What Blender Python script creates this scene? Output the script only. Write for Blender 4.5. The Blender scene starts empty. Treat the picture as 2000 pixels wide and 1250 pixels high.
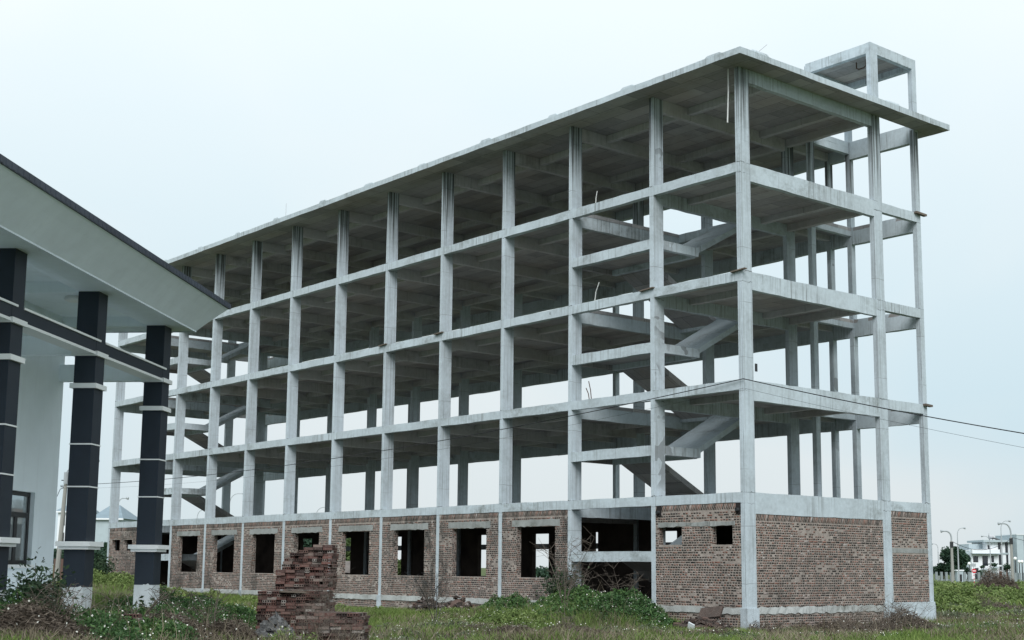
import bpy, math, random
import numpy as np
from mathutils import Vector, Matrix

random.seed(7)
rng = np.random.default_rng(7)
SC = bpy.context.scene
COL = SC.collection

# ------------------------------------------------------------------ camera
CAM = np.array([26.686, -30.858, 2.0677])
YAW, PITCH, ROLL, FPX = 0.871486, 0.145523, 0.008020, 2658.375
PPX, PPY = 31.686, 94.475                      # principal point offset (2000 px wide picture)
def cam_axes():
    f = np.array([-math.sin(YAW)*math.cos(PITCH), math.cos(YAW)*math.cos(PITCH), math.sin(PITCH)])
    r = np.array([math.cos(YAW), math.sin(YAW), 0.0])
    u = np.cross(r, f)
    c, s = math.cos(ROLL), math.sin(ROLL)
    return c*r+s*u, -s*r+c*u, f
CR, CU, CF = cam_axes()
cd = bpy.data.cameras.new('camera')
cam = bpy.data.objects.new('camera', cd)
COL.objects.link(cam)
cam.matrix_world = Matrix(((CR[0], CU[0], -CF[0], CAM[0]), (CR[1], CU[1], -CF[1], CAM[1]), (CR[2], CU[2], -CF[2], CAM[2]), (0, 0, 0, 1)))
cd.sensor_width = 36.0
cd.lens = FPX/2000*36.0
cd.shift_x = -PPX/2000
cd.shift_y = PPY/2000
cd.clip_start = 0.5
cd.clip_end = 6000
SC.camera = cam

# ------------------------------------------------------------------ sky, sun, exposure
SUN_EL, SUN_AZ = math.radians(41), math.radians(-42)   # direction to the sun: azimuth from +X
world = bpy.data.worlds.new('World')
SC.world = world
world.use_nodes = True
wn, wl = world.node_tree.nodes, world.node_tree.links
wn.clear()
sky = wn.new('ShaderNodeTexSky'); sky.sky_type = 'NISHITA'; sky.sun_disc = False
sky.sun_elevation = SUN_EL
sky.sun_rotation = math.pi/2 - SUN_AZ
bg_sky = wn.new('ShaderNodeBackground'); bg_sky.inputs['Strength'].default_value = 0.10
wl.new(sky.outputs[0], bg_sky.inputs['Color'])
tc = wn.new('ShaderNodeTexCoord')
mp = wn.new('ShaderNodeMapping'); mp.inputs['Scale'].default_value = (1.5, 1.5, 2.4)
mp.inputs['Location'].default_value = (0.35, 0.9, 0.2)
wl.new(tc.outputs['Generated'], mp.inputs['Vector'])
cn = wn.new('ShaderNodeTexNoise'); cn.inputs['Scale'].default_value = 1.5; cn.inputs['Detail'].default_value = 4; cn.inputs['Roughness'].default_value = 0.42
cn.inputs['Distortion'].default_value = 0.3
wl.new(mp.outputs[0], cn.inputs['Vector'])
cr = wn.new('ShaderNodeValToRGB')
cr.color_ramp.elements[0].position = 0.40; cr.color_ramp.elements[0].color = (0.66, 0.865, 0.965, 1)
cr.color_ramp.elements[1].position = 0.58; cr.color_ramp.elements[1].color = (0.865, 0.945, 0.975, 1)
wl.new(cn.outputs['Fac'], cr.inputs['Fac'])
# overcast sky: brightest overhead, darker towards the horizon (CIE overcast law, softened)
sx = wn.new('ShaderNodeSeparateXYZ'); wl.new(tc.outputs['Generated'], sx.inputs[0])
mz = wn.new('ShaderNodeMath'); mz.operation = 'MAXIMUM'; mz.inputs[1].default_value = 0.0; wl.new(sx.outputs[2], mz.inputs[0])
ml = wn.new('ShaderNodeMath'); ml.operation = 'MULTIPLY_ADD'; ml.inputs[1].default_value = 0.36; ml.inputs[2].default_value = 0.415; wl.new(mz.outputs[0], ml.inputs[0])
bg_cl = wn.new('ShaderNodeBackground'); wl.new(ml.outputs[0], bg_cl.inputs['Strength'])
hz_ = wn.new('ShaderNodeMapRange'); hz_.inputs[1].default_value = 0.02; hz_.inputs[2].default_value = 0.30; hz_.inputs[3].default_value = 0.0; hz_.inputs[4].default_value = 0.66
wl.new(mz.outputs[0], hz_.inputs[0])
cw = wn.new('ShaderNodeMix'); cw.data_type = 'RGBA'; cw.inputs[7].default_value = (0.865, 0.935, 0.960, 1)
wl.new(hz_.outputs[0], cw.inputs[0]); wl.new(cr.outputs[0], cw.inputs[6])
wl.new(cw.outputs[2], bg_cl.inputs['Color'])
wmix = wn.new('ShaderNodeMixShader'); wmix.inputs['Fac'].default_value = 0.99      # cloud cover
wl.new(bg_sky.outputs[0], wmix.inputs[1]); wl.new(bg_cl.outputs[0], wmix.inputs[2])
wo = wn.new('ShaderNodeOutputWorld'); wl.new(wmix.outputs[0], wo.inputs['Surface'])

sd = bpy.data.lights.new('sun', 'SUN'); sd.energy = 1.5; sd.angle = math.radians(35); sd.color = (1.0, 0.995, 0.985)
sun = bpy.data.objects.new('sun', sd); COL.objects.link(sun)
sv = Vector((math.cos(SUN_AZ)*math.cos(SUN_EL), math.sin(SUN_AZ)*math.cos(SUN_EL), math.sin(SUN_EL)))
sun.rotation_euler = sv.to_track_quat('Z', 'Y').to_euler()
sun.location = (30, -40, 60)

vs = SC.view_settings
vs.view_transform = 'Standard'; vs.look = 'None'; vs.gamma = 1.0; vs.use_curve_mapping = False; vs.exposure = 0.97
SC.cycles.max_bounces = 7; SC.cycles.diffuse_bounces = 5

# ------------------------------------------------------------------ helpers
def at(px, py, d):
    """world point seen at picture position (2000 x 1250) at camera depth d"""
    return CAM + d*(CF + CR*(px-1000-PPX)/FPX - CU*(py-625-PPY)/FPX)
def sstep(a, b, x):
    t = np.clip((x-a)/(b-a), 0, 1); return t*t*(3-2*t)

def tag(o, label=None, cat=None, group=None, kind=None):
    if label: o['label'] = label
    if cat: o['category'] = cat
    if group: o['group'] = group
    if kind: o['kind'] = kind
    return o
def empty(name, loc=(0, 0, 0), rz=0.0, parent=None):
    o = bpy.data.objects.new(name, None); COL.objects.link(o)
    o.location = loc; o.rotation_euler = (0, 0, rz); o.empty_display_size = 0.2
    if parent: o.parent = parent
    return o
def link_mesh(name, me, mat, parent=None):
    if mat is not None:
        for m in (mat if isinstance(mat, (list, tuple)) else [mat]): me.materials.append(m)
    o = bpy.data.objects.new(name, me); COL.objects.link(o)
    if parent: o.parent = parent
    return o
def copy_tree(o, parent=None):
    c = o.copy(); COL.objects.link(c)
    if parent: c.parent = parent
    for ch in list(o.children): copy_tree(ch, c)
    return c
def mesh_np(name, V, F, smooth=False, mi=None, col=None):
    V = np.asarray(V, np.float32).reshape(-1, 3); F = np.asarray(F, np.int32); n = F.shape[1]
    me = bpy.data.meshes.new(name)
    me.vertices.add(len(V)); me.vertices.foreach_set('co', V.ravel())
    me.loops.add(F.size); me.loops.foreach_set('vertex_index', F.ravel())
    me.polygons.add(len(F)); me.polygons.foreach_set('loop_start', np.arange(0, F.size, n, dtype=np.int32))
    me.polygons.foreach_set('loop_total', np.full(len(F), n, np.int32))
    if smooth: me.polygons.foreach_set('use_smooth', np.ones(len(F), bool))
    if mi is not None: me.polygons.foreach_set('material_index', np.asarray(mi, np.int32))
    me.update(calc_edges=True)
    return me

BOXF = np.array([(0, 3, 2, 1), (4, 5, 6, 7), (0, 1, 5, 4), (1, 2, 6, 5), (2, 3, 7, 6), (3, 0, 4, 7)])
class MB:
    """collects boxes, tubes and polygons into one mesh"""
    def __init__(s): s.v = []; s.f = []; s.m = []
    def add(s, vs, fs, mi=0):
        b = len(s.v); s.v += [tuple(map(float, q)) for q in vs]
        s.f += [tuple(int(b+i) for i in f) for f in fs]; s.m += [mi]*len(fs)
        return s
    def box(s, x0, x1, y0, y1, z0, z1, mi=0, M=None):
        vs = [(x0, y0, z0), (x1, y0, z0), (x1, y1, z0), (x0, y1, z0), (x0, y0, z1), (x1, y0, z1), (x1, y1, z1), (x0, y1, z1)]
        if M is not None: vs = [M @ Vector(q) for q in vs]
        return s.add(vs, BOXF, mi)
    def beam(s, a, b, wy, wz, mi=0):
        """bar from a to b with section wy x wz"""
        a, b = Vector(a), Vector(b); d = (b-a).normalized()
        up = Vector((0, 0, 1)) if abs(d.z) < 0.95 else Vector((1, 0, 0))
        r = d.cross(up).normalized(); u = r.cross(d)
        vs = []
        for p in (a, b):
            for sx, sz in ((-1, -1), (1, -1), (1, 1), (-1, 1)): vs.append(p + r*(sx*wy/2) + u*(sz*wz/2))
        return s.add(vs, [(0, 1, 2, 3), (7, 6, 5, 4), (0, 4, 5, 1), (1, 5, 6, 2), (2, 6, 7, 3), (3, 7, 4, 0)], mi)
    def tube(s, pts, rad, n=6, mi=0, cap=True):
        pts = [Vector(p) for p in pts]; k = len(pts)
        if not hasattr(rad, '__len__'): rad = [rad]*k
        base = len(s.v); ref = None
        for i, p in enumerate(pts):
            d = (pts[min(i+1, k-1)] - pts[max(i-1, 0)]).normalized()
            if ref is None: ref = d.cross(Vector((0.3, 0.2, 1)) if abs(d.z) < 0.9 else Vector((1, 0.1, 0))).normalized()
            r = (ref - d*ref.dot(d)).normalized(); u = d.cross(r); ref = r
            for j in range(n):
                t = 2*math.pi*j/n
                s.v.append(tuple(p + (r*math.cos(t) + u*math.sin(t))*rad[i]))
        for i in range(k-1):
            for j in range(n):
                s.f.append((base+i*n+j, base+i*n+(j+1) % n, base+(i+1)*n+(j+1) % n, base+(i+1)*n+j)); s.m.append(mi)
        if cap:
            s.f.append(tuple(base+j for j in reversed(range(n)))); s.m.append(mi)
            s.f.append(tuple(base+(k-1)*n+j for j in range(n))); s.m.append(mi)
        return s
    def lathe(s, c, prof, n=12, mi=0):
        base = len(s.v)
        for r, z in prof:
            for j in range(n):
                t = 2*math.pi*j/n; s.v.append((c[0]+r*math.cos(t), c[1]+r*math.sin(t), c[2]+z))
        for i in range(len(prof)-1):
            for j in range(n):
                s.f.append((base+i*n+j, base+i*n+(j+1) % n, base+(i+1)*n+(j+1) % n, base+(i+1)*n+j)); s.m.append(mi)
        return s
    def build(s, name, mat, parent=None, smooth=False, kind=None, label=None):
        me = bpy.data.meshes.new(name); me.from_pydata(s.v, [], s.f)
        me.polygons.foreach_set('material_index', s.m)
        if smooth: me.polygons.foreach_set('use_smooth', [True]*len(s.f))
        me.update()
        o = link_mesh(name, me, mat, parent)
        if kind: o['kind'] = kind
        if label: o['label'] = label
        return o

# ------------------------------------------------------------------ materials
def new_mat(name):
    m = bpy.data.materials.new(name); m.use_nodes = True
    nt = m.node_tree; b = nt.nodes['Principled BSDF']
    return m, nt, b
def N(nt, t, **kw):
    n = nt.nodes.new(t)
    for k, v in kw.items():
        if k in n.inputs: n.inputs[k].default_value = v
        else: setattr(n, k, v)
    return n
def mth(nt, op, a, b=None, c=None, clamp=False):
    n = nt.nodes.new('ShaderNodeMath'); n.operation = op; n.use_clamp = clamp
    for i, q in enumerate((a, b, c)):
        if q is None: continue
        if isinstance(q, (int, float)): n.inputs[i].default_value = q
        else: nt.links.new(q, n.inputs[i])
    return n.outputs[0]
def mixc(nt, fac, a, b, mode='MIX'):
    n = nt.nodes.new('ShaderNodeMix'); n.data_type = 'RGBA'; n.blend_type = mode
    for q, i in ((fac, n.inputs[0]), (a, n.inputs[6]), (b, n.inputs[7])):
        if isinstance(q, (int, float)): i.default_value = q
        elif isinstance(q, tuple): i.default_value = q if len(q) == 4 else (*q, 1)
        else: nt.links.new(q, i)
    return n.outputs[2]
def ramp(nt, fac, stops):
    n = nt.nodes.new('ShaderNodeValToRGB'); e = n.color_ramp.elements
    while len(e) < len(stops): e.new(0.5)
    for q, (p, c) in zip(e, stops): q.position = p; q.color = c if len(c) == 4 else (*c, 1)
    nt.links.new(fac, n.inputs[0]); return n.outputs[0]
def noise(nt, vec, scale, detail=4, rough=0.55, dist=0.0):
    n = N(nt, 'ShaderNodeTexNoise', Scale=scale, Detail=detail, Roughness=rough, Distortion=dist)
    if vec is not None: nt.links.new(vec, n.inputs['Vector'])
    return n.outputs['Fac']
def mapping(nt, vec, sc, loc=(0, 0, 0)):
    n = N(nt, 'ShaderNodeMapping', Scale=sc, Location=loc); nt.links.new(vec, n.inputs['Vector']); return n.outputs[0]
def objco(nt): return nt.nodes.new('ShaderNodeTexCoord').outputs['Object']
def bump(nt, b, h, strength=0.3, dist=0.02):
    n = N(nt, 'ShaderNodeBump', Strength=strength, Distance=dist); nt.links.new(h, n.inputs['Height']); nt.links.new(n.outputs[0], b.inputs['Normal'])
def mrange(nt, v, a, b, c=0.0, d=1.0):
    n = N(nt, 'ShaderNodeMapRange'); n.inputs[1].default_value = a; n.inputs[2].default_value = b; n.inputs[3].default_value = c; n.inputs[4].default_value = d
    nt.links.new(v, n.inputs[0]); return n.outputs[0]

def mat_concrete(name, base=(0.475, 0.545, 0.59), dark=(0.35, 0.395, 0.42), streak=0.65, mould=0.7, joints=True, warm=0.0):
    m, nt, b = new_mat(name)
    co = objco(nt)
    n1 = noise(nt, co, 0.55, 5, 0.6, 0.4)
    c = mixc(nt, mrange(nt, n1, 0.3, 0.72), dark, base)
    n2 = noise(nt, co, 7.0, 5, 0.65)
    c = mixc(nt, mrange(nt, n2, 0.35, 0.75, 0, 0.45), c, tuple(min(1, q*1.22) for q in base))
    # vertical water streaks
    st = noise(nt, mapping(nt, co, (11, 11, 0.45)), 1.0, 5, 0.66)
    big = noise(nt, mapping(nt, co, (0.35, 0.35, 0.5), (3, 1, 7)), 1.0, 3, 0.5)
    sf = mth(nt, 'MULTIPLY', mrange(nt, st, 0.49, 0.66), mrange(nt, big, 0.44, 0.60))
    c = mixc(nt, mth(nt, 'MULTIPLY', sf, streak), c, (0.13, 0.135, 0.13))
    # black-green mould in patches
    mo = noise(nt, mapping(nt, co, (1.4, 1.4, 1.9), (11, 4, 2)), 1.0, 8, 0.72)
    mb = noise(nt, mapping(nt, co, (0.22, 0.22, 0.22), (2, 9, 5)), 1.0, 2, 0.5)
    mf = mth(nt, 'MULTIPLY', mrange(nt, mo, 0.48, 0.70), mrange(nt, mb, 0.44, 0.62))
    c = mixc(nt, mth(nt, 'MULTIPLY', mf, mould), c, (0.10, 0.105, 0.085))
    if warm > 0:
        wv = noise(nt, mapping(nt, co, (0.5, 0.5, 0.5), (6, 2, 8)), 1.0, 3, 0.5)
        c = mixc(nt, mth(nt, 'MULTIPLY', mrange(nt, wv, 0.45, 0.65), warm), c, (0.30, 0.24, 0.18))
    if joints:      # marks left by the shuttering boards
        sep = nt.nodes.new('ShaderNodeSeparateXYZ'); nt.links.new(co, sep.inputs[0])
        wob = mth(nt, 'MULTIPLY', noise(nt, co, 1.3, 2), 0.05)
        lines = None
        for ax, per in ((0, 1.83), (1, 1.83), (2, 1.685)):
            q = mth(nt, 'FRACT', mth(nt, 'ADD', mth(nt, 'DIVIDE', sep.outputs[ax], per), wob))
            l = mth(nt, 'LESS_THAN', q, 0.010)
            lines = l if lines is None else mth(nt, 'MAXIMUM', lines, l)
        gate = mrange(nt, noise(nt, mapping(nt, co, (0.8, 0.8, 0.8), (1, 5, 9)), 1.0, 2), 0.42, 0.55)
        c = mixc(nt, mth(nt, 'MULTIPLY', mth(nt, 'MULTIPLY', lines, gate), 0.55), c, (0.10, 0.10, 0.10))
    pits = noise(nt, co, 26, 3, 0.6)
    c = mixc(nt, mrange(nt, pits, 0.68, 0.76, 0, 0.5), c, (0.16, 0.16, 0.16))
    nt.links.new(c, b.inputs['Base Color'])
    b.inputs['Roughness'].default_value = 0.92; b.inputs['Specular IOR Level'].default_value = 0.2
    bump(nt, b, noise(nt, co, 12, 6, 0.7), 0.35, 0.02)
    return m
CONC = mat_concrete('concrete')
CONC_COL = mat_concrete('column_concrete', base=(0.475, 0.545, 0.595), streak=0.35, mould=0.35)
CONC_LOW = mat_concrete('stained_concrete', dark=(0.32, 0.36, 0.38), streak=0.65, mould=1.0)
CONC_ROUGH = mat_concrete('rough_concrete', base=(0.43, 0.45, 0.445), dark=(0.27, 0.28, 0.27), streak=0.5, mould=0.9, joints=False)
CONC_DIRTY = mat_concrete('weathered_concrete', base=(0.30, 0.315, 0.31), dark=(0.19, 0.20, 0.195), streak=0.8, mould=0.8, joints=False)
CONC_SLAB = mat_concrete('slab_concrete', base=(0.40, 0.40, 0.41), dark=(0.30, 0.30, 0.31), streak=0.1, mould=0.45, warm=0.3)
CONC_IN = mat_concrete('inner_beam_concrete', base=(0.48, 0.485, 0.50), dark=(0.37, 0.375, 0.39), streak=0.35, mould=0.5, warm=0.25)

def board_marks(m):
    nt = m.node_tree; b = nt.nodes['Principled BSDF']
    src = b.inputs['Base Color'].links[0].from_socket
    f = noise(nt, mapping(nt, objco(nt), (24, 24, 0.05)), 1.0, 2, 0.5)
    g = noise(nt, mapping(nt, objco(nt), (0.6, 0.6, 0.6), (8, 8, 1)), 1.0, 2)
    c = mixc(nt, mth(nt, 'MULTIPLY', mrange(nt, f, 0.50, 0.66), mrange(nt, g, 0.38, 0.6, 0.1, 0.5)), src, (0.20, 0.215, 0.225))
    nt.links.new(c, b.inputs['Base Color'])
    # ragged pour joints at every floor
    sep = nt.nodes.new('ShaderNodeSeparateXYZ'); nt.links.new(objco(nt), sep.inputs[0])
    wob = mth(nt, 'MULTIPLY', mth(nt, 'SUBTRACT', noise(nt, objco(nt), 6.0, 4, 0.7), 0.5), 0.16)
    zz = mth(nt, 'ADD', sep.outputs[2], wob); lines = None
    for zf in (4.337, 7.704, 11.036, 14.44):
        for o_ in (0.0, -0.33):
            l = mth(nt, 'LESS_THAN', mth(nt, 'ABSOLUTE', mth(nt, 'SUBTRACT', zz, zf+o_)), 0.011 if o_ == 0 else 0.007)
            lines = l if lines is None else mth(nt, 'MAXIMUM', lines, l)
    gate = mrange(nt, noise(nt, mapping(nt, objco(nt), (2.5, 2.5, 0.3), (2, 2, 6)), 1.0, 2), 0.40, 0.52)
    c = mixc(nt, mth(nt, 'MULTIPLY', mth(nt, 'MULTIPLY', lines, gate), 0.85), c, (0.07, 0.07, 0.07))
    nt.links.new(c, b.inputs['Base Color'])
board_marks(CONC_COL)
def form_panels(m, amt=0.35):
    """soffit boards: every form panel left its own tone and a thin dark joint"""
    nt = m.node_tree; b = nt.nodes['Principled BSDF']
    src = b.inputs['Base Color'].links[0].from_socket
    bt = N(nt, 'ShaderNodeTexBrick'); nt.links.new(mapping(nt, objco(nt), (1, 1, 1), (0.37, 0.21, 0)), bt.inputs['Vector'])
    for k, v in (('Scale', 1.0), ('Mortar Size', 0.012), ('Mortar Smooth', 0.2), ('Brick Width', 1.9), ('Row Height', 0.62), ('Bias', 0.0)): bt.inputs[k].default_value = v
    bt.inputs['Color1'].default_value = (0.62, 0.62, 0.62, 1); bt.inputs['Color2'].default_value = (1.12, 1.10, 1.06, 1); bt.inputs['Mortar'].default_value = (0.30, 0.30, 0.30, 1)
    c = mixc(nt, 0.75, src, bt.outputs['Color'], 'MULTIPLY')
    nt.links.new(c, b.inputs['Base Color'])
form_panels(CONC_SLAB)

def mat_top_streak():
    """columns of the top storey: water has run down from the roof"""
    m = CONC_COL.copy(); m.name = 'streaked_column_concrete'
    nt = m.node_tree; b = nt.nodes['Principled BSDF']
    src = b.inputs['Base Color'].links[0].from_socket
    co = objco(nt)
    st = noise(nt, mapping(nt, co, (16, 16, 0.10)), 1.0, 3, 0.6)
    sep = nt.nodes.new('ShaderNodeSeparateXYZ'); nt.links.new(co, sep.inputs[0])
    lo = mth(nt, 'MULTIPLY', noise(nt, mapping(nt, co, (9, 9, 0.02), (4, 4, 4)), 1.0, 2), 5.0)
    h = mrange(nt, mth(nt, 'ADD', sep.outputs[2], lo), 17.6, 19.0)
    f = mth(nt, 'MULTIPLY', mth(nt, 'MULTIPLY', mrange(nt, st, 0.42, 0.54), h), 0.92)
    c = mixc(nt, f, src, (0.07, 0.075, 0.075))
    nt.links.new(c, b.inputs['Base Color'])
    return m
CONC_TOP = mat_top_streak()

def mat_brick(name, stops, stain=0.8, island=True, lo=0.50, hi=0.63):
    m, nt, b = new_mat(name)
    co = objco(nt)
    if island: r = nt.nodes.new('ShaderNodeNewGeometry').outputs['Random Per Island']
    else: r = nt.nodes.new('ShaderNodeObjectInfo').outputs['Random']
    c = ramp(nt, r, stops)
    c = mixc(nt, mrange(nt, noise(nt, co, 30, 3), 0.45, 0.75, 0, 0.4), c, (0.20, 0.185, 0.17))
    big = noise(nt, mapping(nt, co, (0.30, 0.30, 0.16), (5, 3, 1)), 1.0, 5, 0.6, 0.5)
    fine = noise(nt, mapping(nt, co, (2.2, 2.2, 1.1)), 1.0, 6, 0.7)
    sf = mth(nt, 'MULTIPLY', mrange(nt, big, lo, hi), mrange(nt, fine, 0.42, 0.58))
    c = mixc(nt, mth(nt, 'MULTIPLY', sf, stain), c, (0.035, 0.035, 0.032))
    nt.links.new(c, b.inputs['Base Color']); b.inputs['Roughness'].default_value = 0.95; b.inputs['Specular IOR Level'].default_value = 0.15
    bump(nt, b, noise(nt, co, 45, 4), 0.4, 0.01)
    return m
_BS = [(0.0, (0.022, 0.020, 0.020)), (0.40, (0.050, 0.044, 0.041)), (0.62, (0.130, 0.078, 0.063)), (0.82, (0.185, 0.105, 0.082)), (0.93, (0.215, 0.090, 0.066)), (1.0, (0.36, 0.345, 0.335))]  # near-black tones stand in for the shaded holes of header bricks
BRICK = mat_brick('wall_brick', _BS, stain=0.40)
BRICKF = mat_brick('stained_wall_brick', _BS, stain=0.85, lo=0.455, hi=0.60)
STACKB = mat_brick('stacked_brick', [(0.0, (0.035, 0.025, 0.023)), (0.30, (0.085, 0.050, 0.045)), (0.58, (0.145, 0.070, 0.060)), (0.80, (0.165, 0.110, 0.095)), (0.93, (0.24, 0.20, 0.18)), (1.0, (0.38, 0.35, 0.33))], stain=0.6, island=False)
RUBBLEB = mat_brick('rubble_brick', [(0.0, (0.03, 0.024, 0.022)), (0.5, (0.065, 0.047, 0.041)), (0.85, (0.115, 0.072, 0.06)), (1.0, (0.30, 0.28, 0.27))], stain=0.5, island=False)

def mat_mortar(name='mortar', stain=0.4, lo=0.50, hi=0.63):
    m, nt, b = new_mat(name)
    co = objco(nt)
    c = mixc(nt, mrange(nt, noise(nt, co, 5, 5, 0.65), 0.35, 0.7), (0.225, 0.192, 0.170), (0.365, 0.318, 0.285))
    big = noise(nt, mapping(nt, co, (0.30, 0.30, 0.16), (5, 3, 1)), 1.0, 5, 0.6, 0.5)
    fine = noise(nt, mapping(nt, co, (2.2, 2.2, 1.1)), 1.0, 6, 0.7)
    sf = mth(nt, 'MULTIPLY', mrange(nt, big, lo, hi), mrange(nt, fine, 0.42, 0.58))
    c = mixc(nt, mth(nt, 'MULTIPLY', sf, stain), c, (0.05, 0.05, 0.045))
    nt.links.new(c, b.inputs['Base Color']); b.inputs['Roughness'].default_value = 0.95
    bump(nt, b, noise(nt, co, 40, 5, 0.7), 0.6, 0.02)
    return m
MORTAR = mat_mortar()
MORTARF = mat_mortar('stained_mortar', 0.82, 0.455, 0.60)

def mat_paint(name, col, var=0.06, rough=0.7, dirt=0.0, spec=0.3):
    m, nt, b = new_mat(name)
    co = objco(nt)
    n1 = noise(nt, co, 1.2, 5, 0.6)
    lo = tuple(q*(1-var*2) for q in col)
    c = mixc(nt, mrange(nt, n1, 0.3, 0.7), lo, col)
    if dirt > 0:
        st = noise(nt, mapping(nt, co, (5, 5, 0.35)), 1.0, 6, 0.68)
        c = mixc(nt, mrange(nt, st, 0.52, 0.75, 0, dirt), c, tuple(q*0.55 for q in col))
    nt.links.new(c, b.inputs['Base Color']); b.inputs['Roughness'].default_value = rough; b.inputs['Specular IOR Level'].default_value = spec
    bump(nt, b, noise(nt, co, 60, 3), 0.1, 0.01)
    return m
WHITE = mat_paint('white_paint', (0.82, 0.90, 0.95), 0.04, 0.75, 0.16)
TRIM = mat_paint('white_trim', (0.80, 0.82, 0.83), 0.03, 0.65, 0.10)
NAVY = mat_paint('navy_paint', (0.017, 0.026, 0.040), 0.12, 0.6, 0.0, 0.35)
PRIMER = mat_paint('white_primer', (0.62, 0.66, 0.68), 0.10, 0.85, 0.25)
FASCIA = mat_paint('fascia_paint', (0.80, 0.88, 0.97), 0.05, 0.75, 0.14)
ROOFT = mat_paint('slate_roof', (0.055, 0.068, 0.095), 0.2, 0.5)
WFRAME = mat_paint('dark_window_frame', (0.035, 0.035, 0.038), 0.1, 0.4)
HWHITE = mat_paint('house_white', (0.74, 0.77, 0.80), 0.03, 0.8)
HGREY = mat_paint('house_grey', (0.40, 0.47, 0.50), 0.06, 0.85, 0.15)
HROOF = mat_paint('house_roof', (0.20, 0.26, 0.30), 0.10, 0.7)
HUTROOF = mat_paint('hut_roof', (0.17, 0.15, 0.14), 0.2, 0.9, 0.3)
STEEL = mat_paint('galvanised_steel', (0.36, 0.39, 0.41), 0.08, 0.5)
POLEC = mat_paint('pole_concrete', (0.30, 0.30, 0.28), 0.08, 0.9, 0.2)
REARB = mat_paint('shade_darkened_brick', (0.085, 0.066, 0.058), 0.3, 0.95, 0.4)  # rear brick darkened to put the unlit rooms' shade into its colour
DARKM = mat_paint('dark_metal', (0.03, 0.032, 0.035), 0.1, 0.5)
CABLE = mat_paint('cable_black', (0.015, 0.016, 0.02), 0.1, 0.6)
RED = mat_paint('sign_red', (0.50, 0.020, 0.035), 0.05, 0.5)
SIGNW = mat_paint('sign_white', (0.80, 0.80, 0.80), 0.02, 0.5)
PVC = mat_paint('pvc_white', (0.62, 0.63, 0.62), 0.05, 0.5)
RUST = mat_paint('rusty_bar', (0.10, 0.060, 0.045), 0.2, 0.9)
WOOD = mat_paint('old_plank', (0.17, 0.14, 0.115), 0.2, 0.9, 0.4)
POSTC = mat_paint('post_concrete', (0.27, 0.31, 0.32), 0.15, 0.9, 0.3)
GLOBE = mat_paint('lamp_globe', (0.78, 0.80, 0.80), 0.02, 0.3)
TANK = mat_paint('tank_steel', (0.42, 0.43, 0.45), 0.1, 0.35)
TWIG = mat_paint('dead_twig', (0.15, 0.125, 0.105), 0.25, 0.95)
BARK = mat_paint('bark', (0.075, 0.062, 0.05), 0.25, 0.95)
BROWNW = mat_paint('brown_door', (0.16, 0.07, 0.05), 0.1, 0.6)
def mat_glass(name, col, rough=0.05):
    m, nt, b = new_mat(name)
    b.inputs['Base Color'].default_value = (*col, 1); b.inputs['Roughness'].default_value = rough
    b.inputs['Specular IOR Level'].default_value = 0.9
    n = noise(nt, objco(nt), 1.5, 2)
    bump(nt, b, n, 0.05, 0.02)
    return m
GLASS = mat_glass('window_glass', (0.45, 0.50, 0.52), 0.03)
GLASS.node_tree.nodes['Principled BSDF'].inputs['Metallic'].default_value = 0.55
DGLASS = mat_glass('dark_window_glass', (0.022, 0.028, 0.036), 0.12)
def mat_hole():
    m, nt, b = new_mat('hole_shade')  # near-black base colour paints the shade inside holes
    b.inputs['Base Color'].default_value = (0.012, 0.010, 0.010, 1); b.inputs['Roughness'].default_value = 1
    return m
HOLE_SHADE = mat_hole()

def mat_foliage(name, stops, rough=0.65, trans=0.0):
    m, nt, b = new_mat(name)
    r = nt.nodes.new('ShaderNodeNewGeometry').outputs['Random Per Island']
    co = objco(nt)
    big = noise(nt, co, 0.35, 4, 0.6)
    f = mth(nt, 'ADD', mth(nt, 'MULTIPLY', r, 0.55), mrange(nt, big, 0.28, 0.72, -0.05, 0.50), clamp=True)
    c = ramp(nt, f, stops)
    nt.links.new(c, b.inputs['Base Color']); b.inputs['Roughness'].default_value = rough; b.inputs['Specular IOR Level'].default_value = 0.25
    if trans:
        t = N(nt, 'ShaderNodeBsdfTranslucent'); nt.links.new(c, t.inputs['Color'])
        mx = N(nt, 'ShaderNodeMixShader', Fac=trans)
        out = nt.nodes['Material Output']
        nt.links.new(b.outputs[0], mx.inputs[1]); nt.links.new(t.outputs[0], mx.inputs[2]); nt.links.new(mx.outputs[0], out.inputs['Surface'])
    return m
GRASS = mat_foliage('grass_blades', [(0.0, (0.080, 0.075, 0.042)), (0.2, (0.085, 0.120, 0.036)), (0.5, (0.125, 0.190, 0.045)), (0.75, (0.165, 0.235, 0.058)), (0.92, (0.23, 0.22, 0.10)), (1.0, (0.30, 0.25, 0.16))], trans=0.25)
TALLG = mat_foliage('tall_grass_blades', [(0.0, (0.085, 0.115, 0.040)), (0.5, (0.135, 0.205, 0.050)), (0.85, (0.20, 0.26, 0.08)), (1.0, (0.28, 0.27, 0.14))], trans=0.25)
DRYG = mat_foliage('dry_grass', [(0.0, (0.09, 0.075, 0.055)), (0.5, (0.16, 0.135, 0.095)), (1.0, (0.27, 0.23, 0.17))])
WEED = mat_foliage('weed_leaves', [(0.0, (0.032, 0.070, 0.030)), (0.4, (0.055, 0.118, 0.042)), (0.75, (0.090, 0.165, 0.050)), (1.0, (0.16, 0.215, 0.075))], trans=0.2)
WEEDB = mat_foliage('bright_weed_leaves', [(0.0, (0.08, 0.115, 0.040)), (0.5, (0.14, 0.205, 0.060)), (1.0, (0.24, 0.28, 0.11))], trans=0.2)
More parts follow.
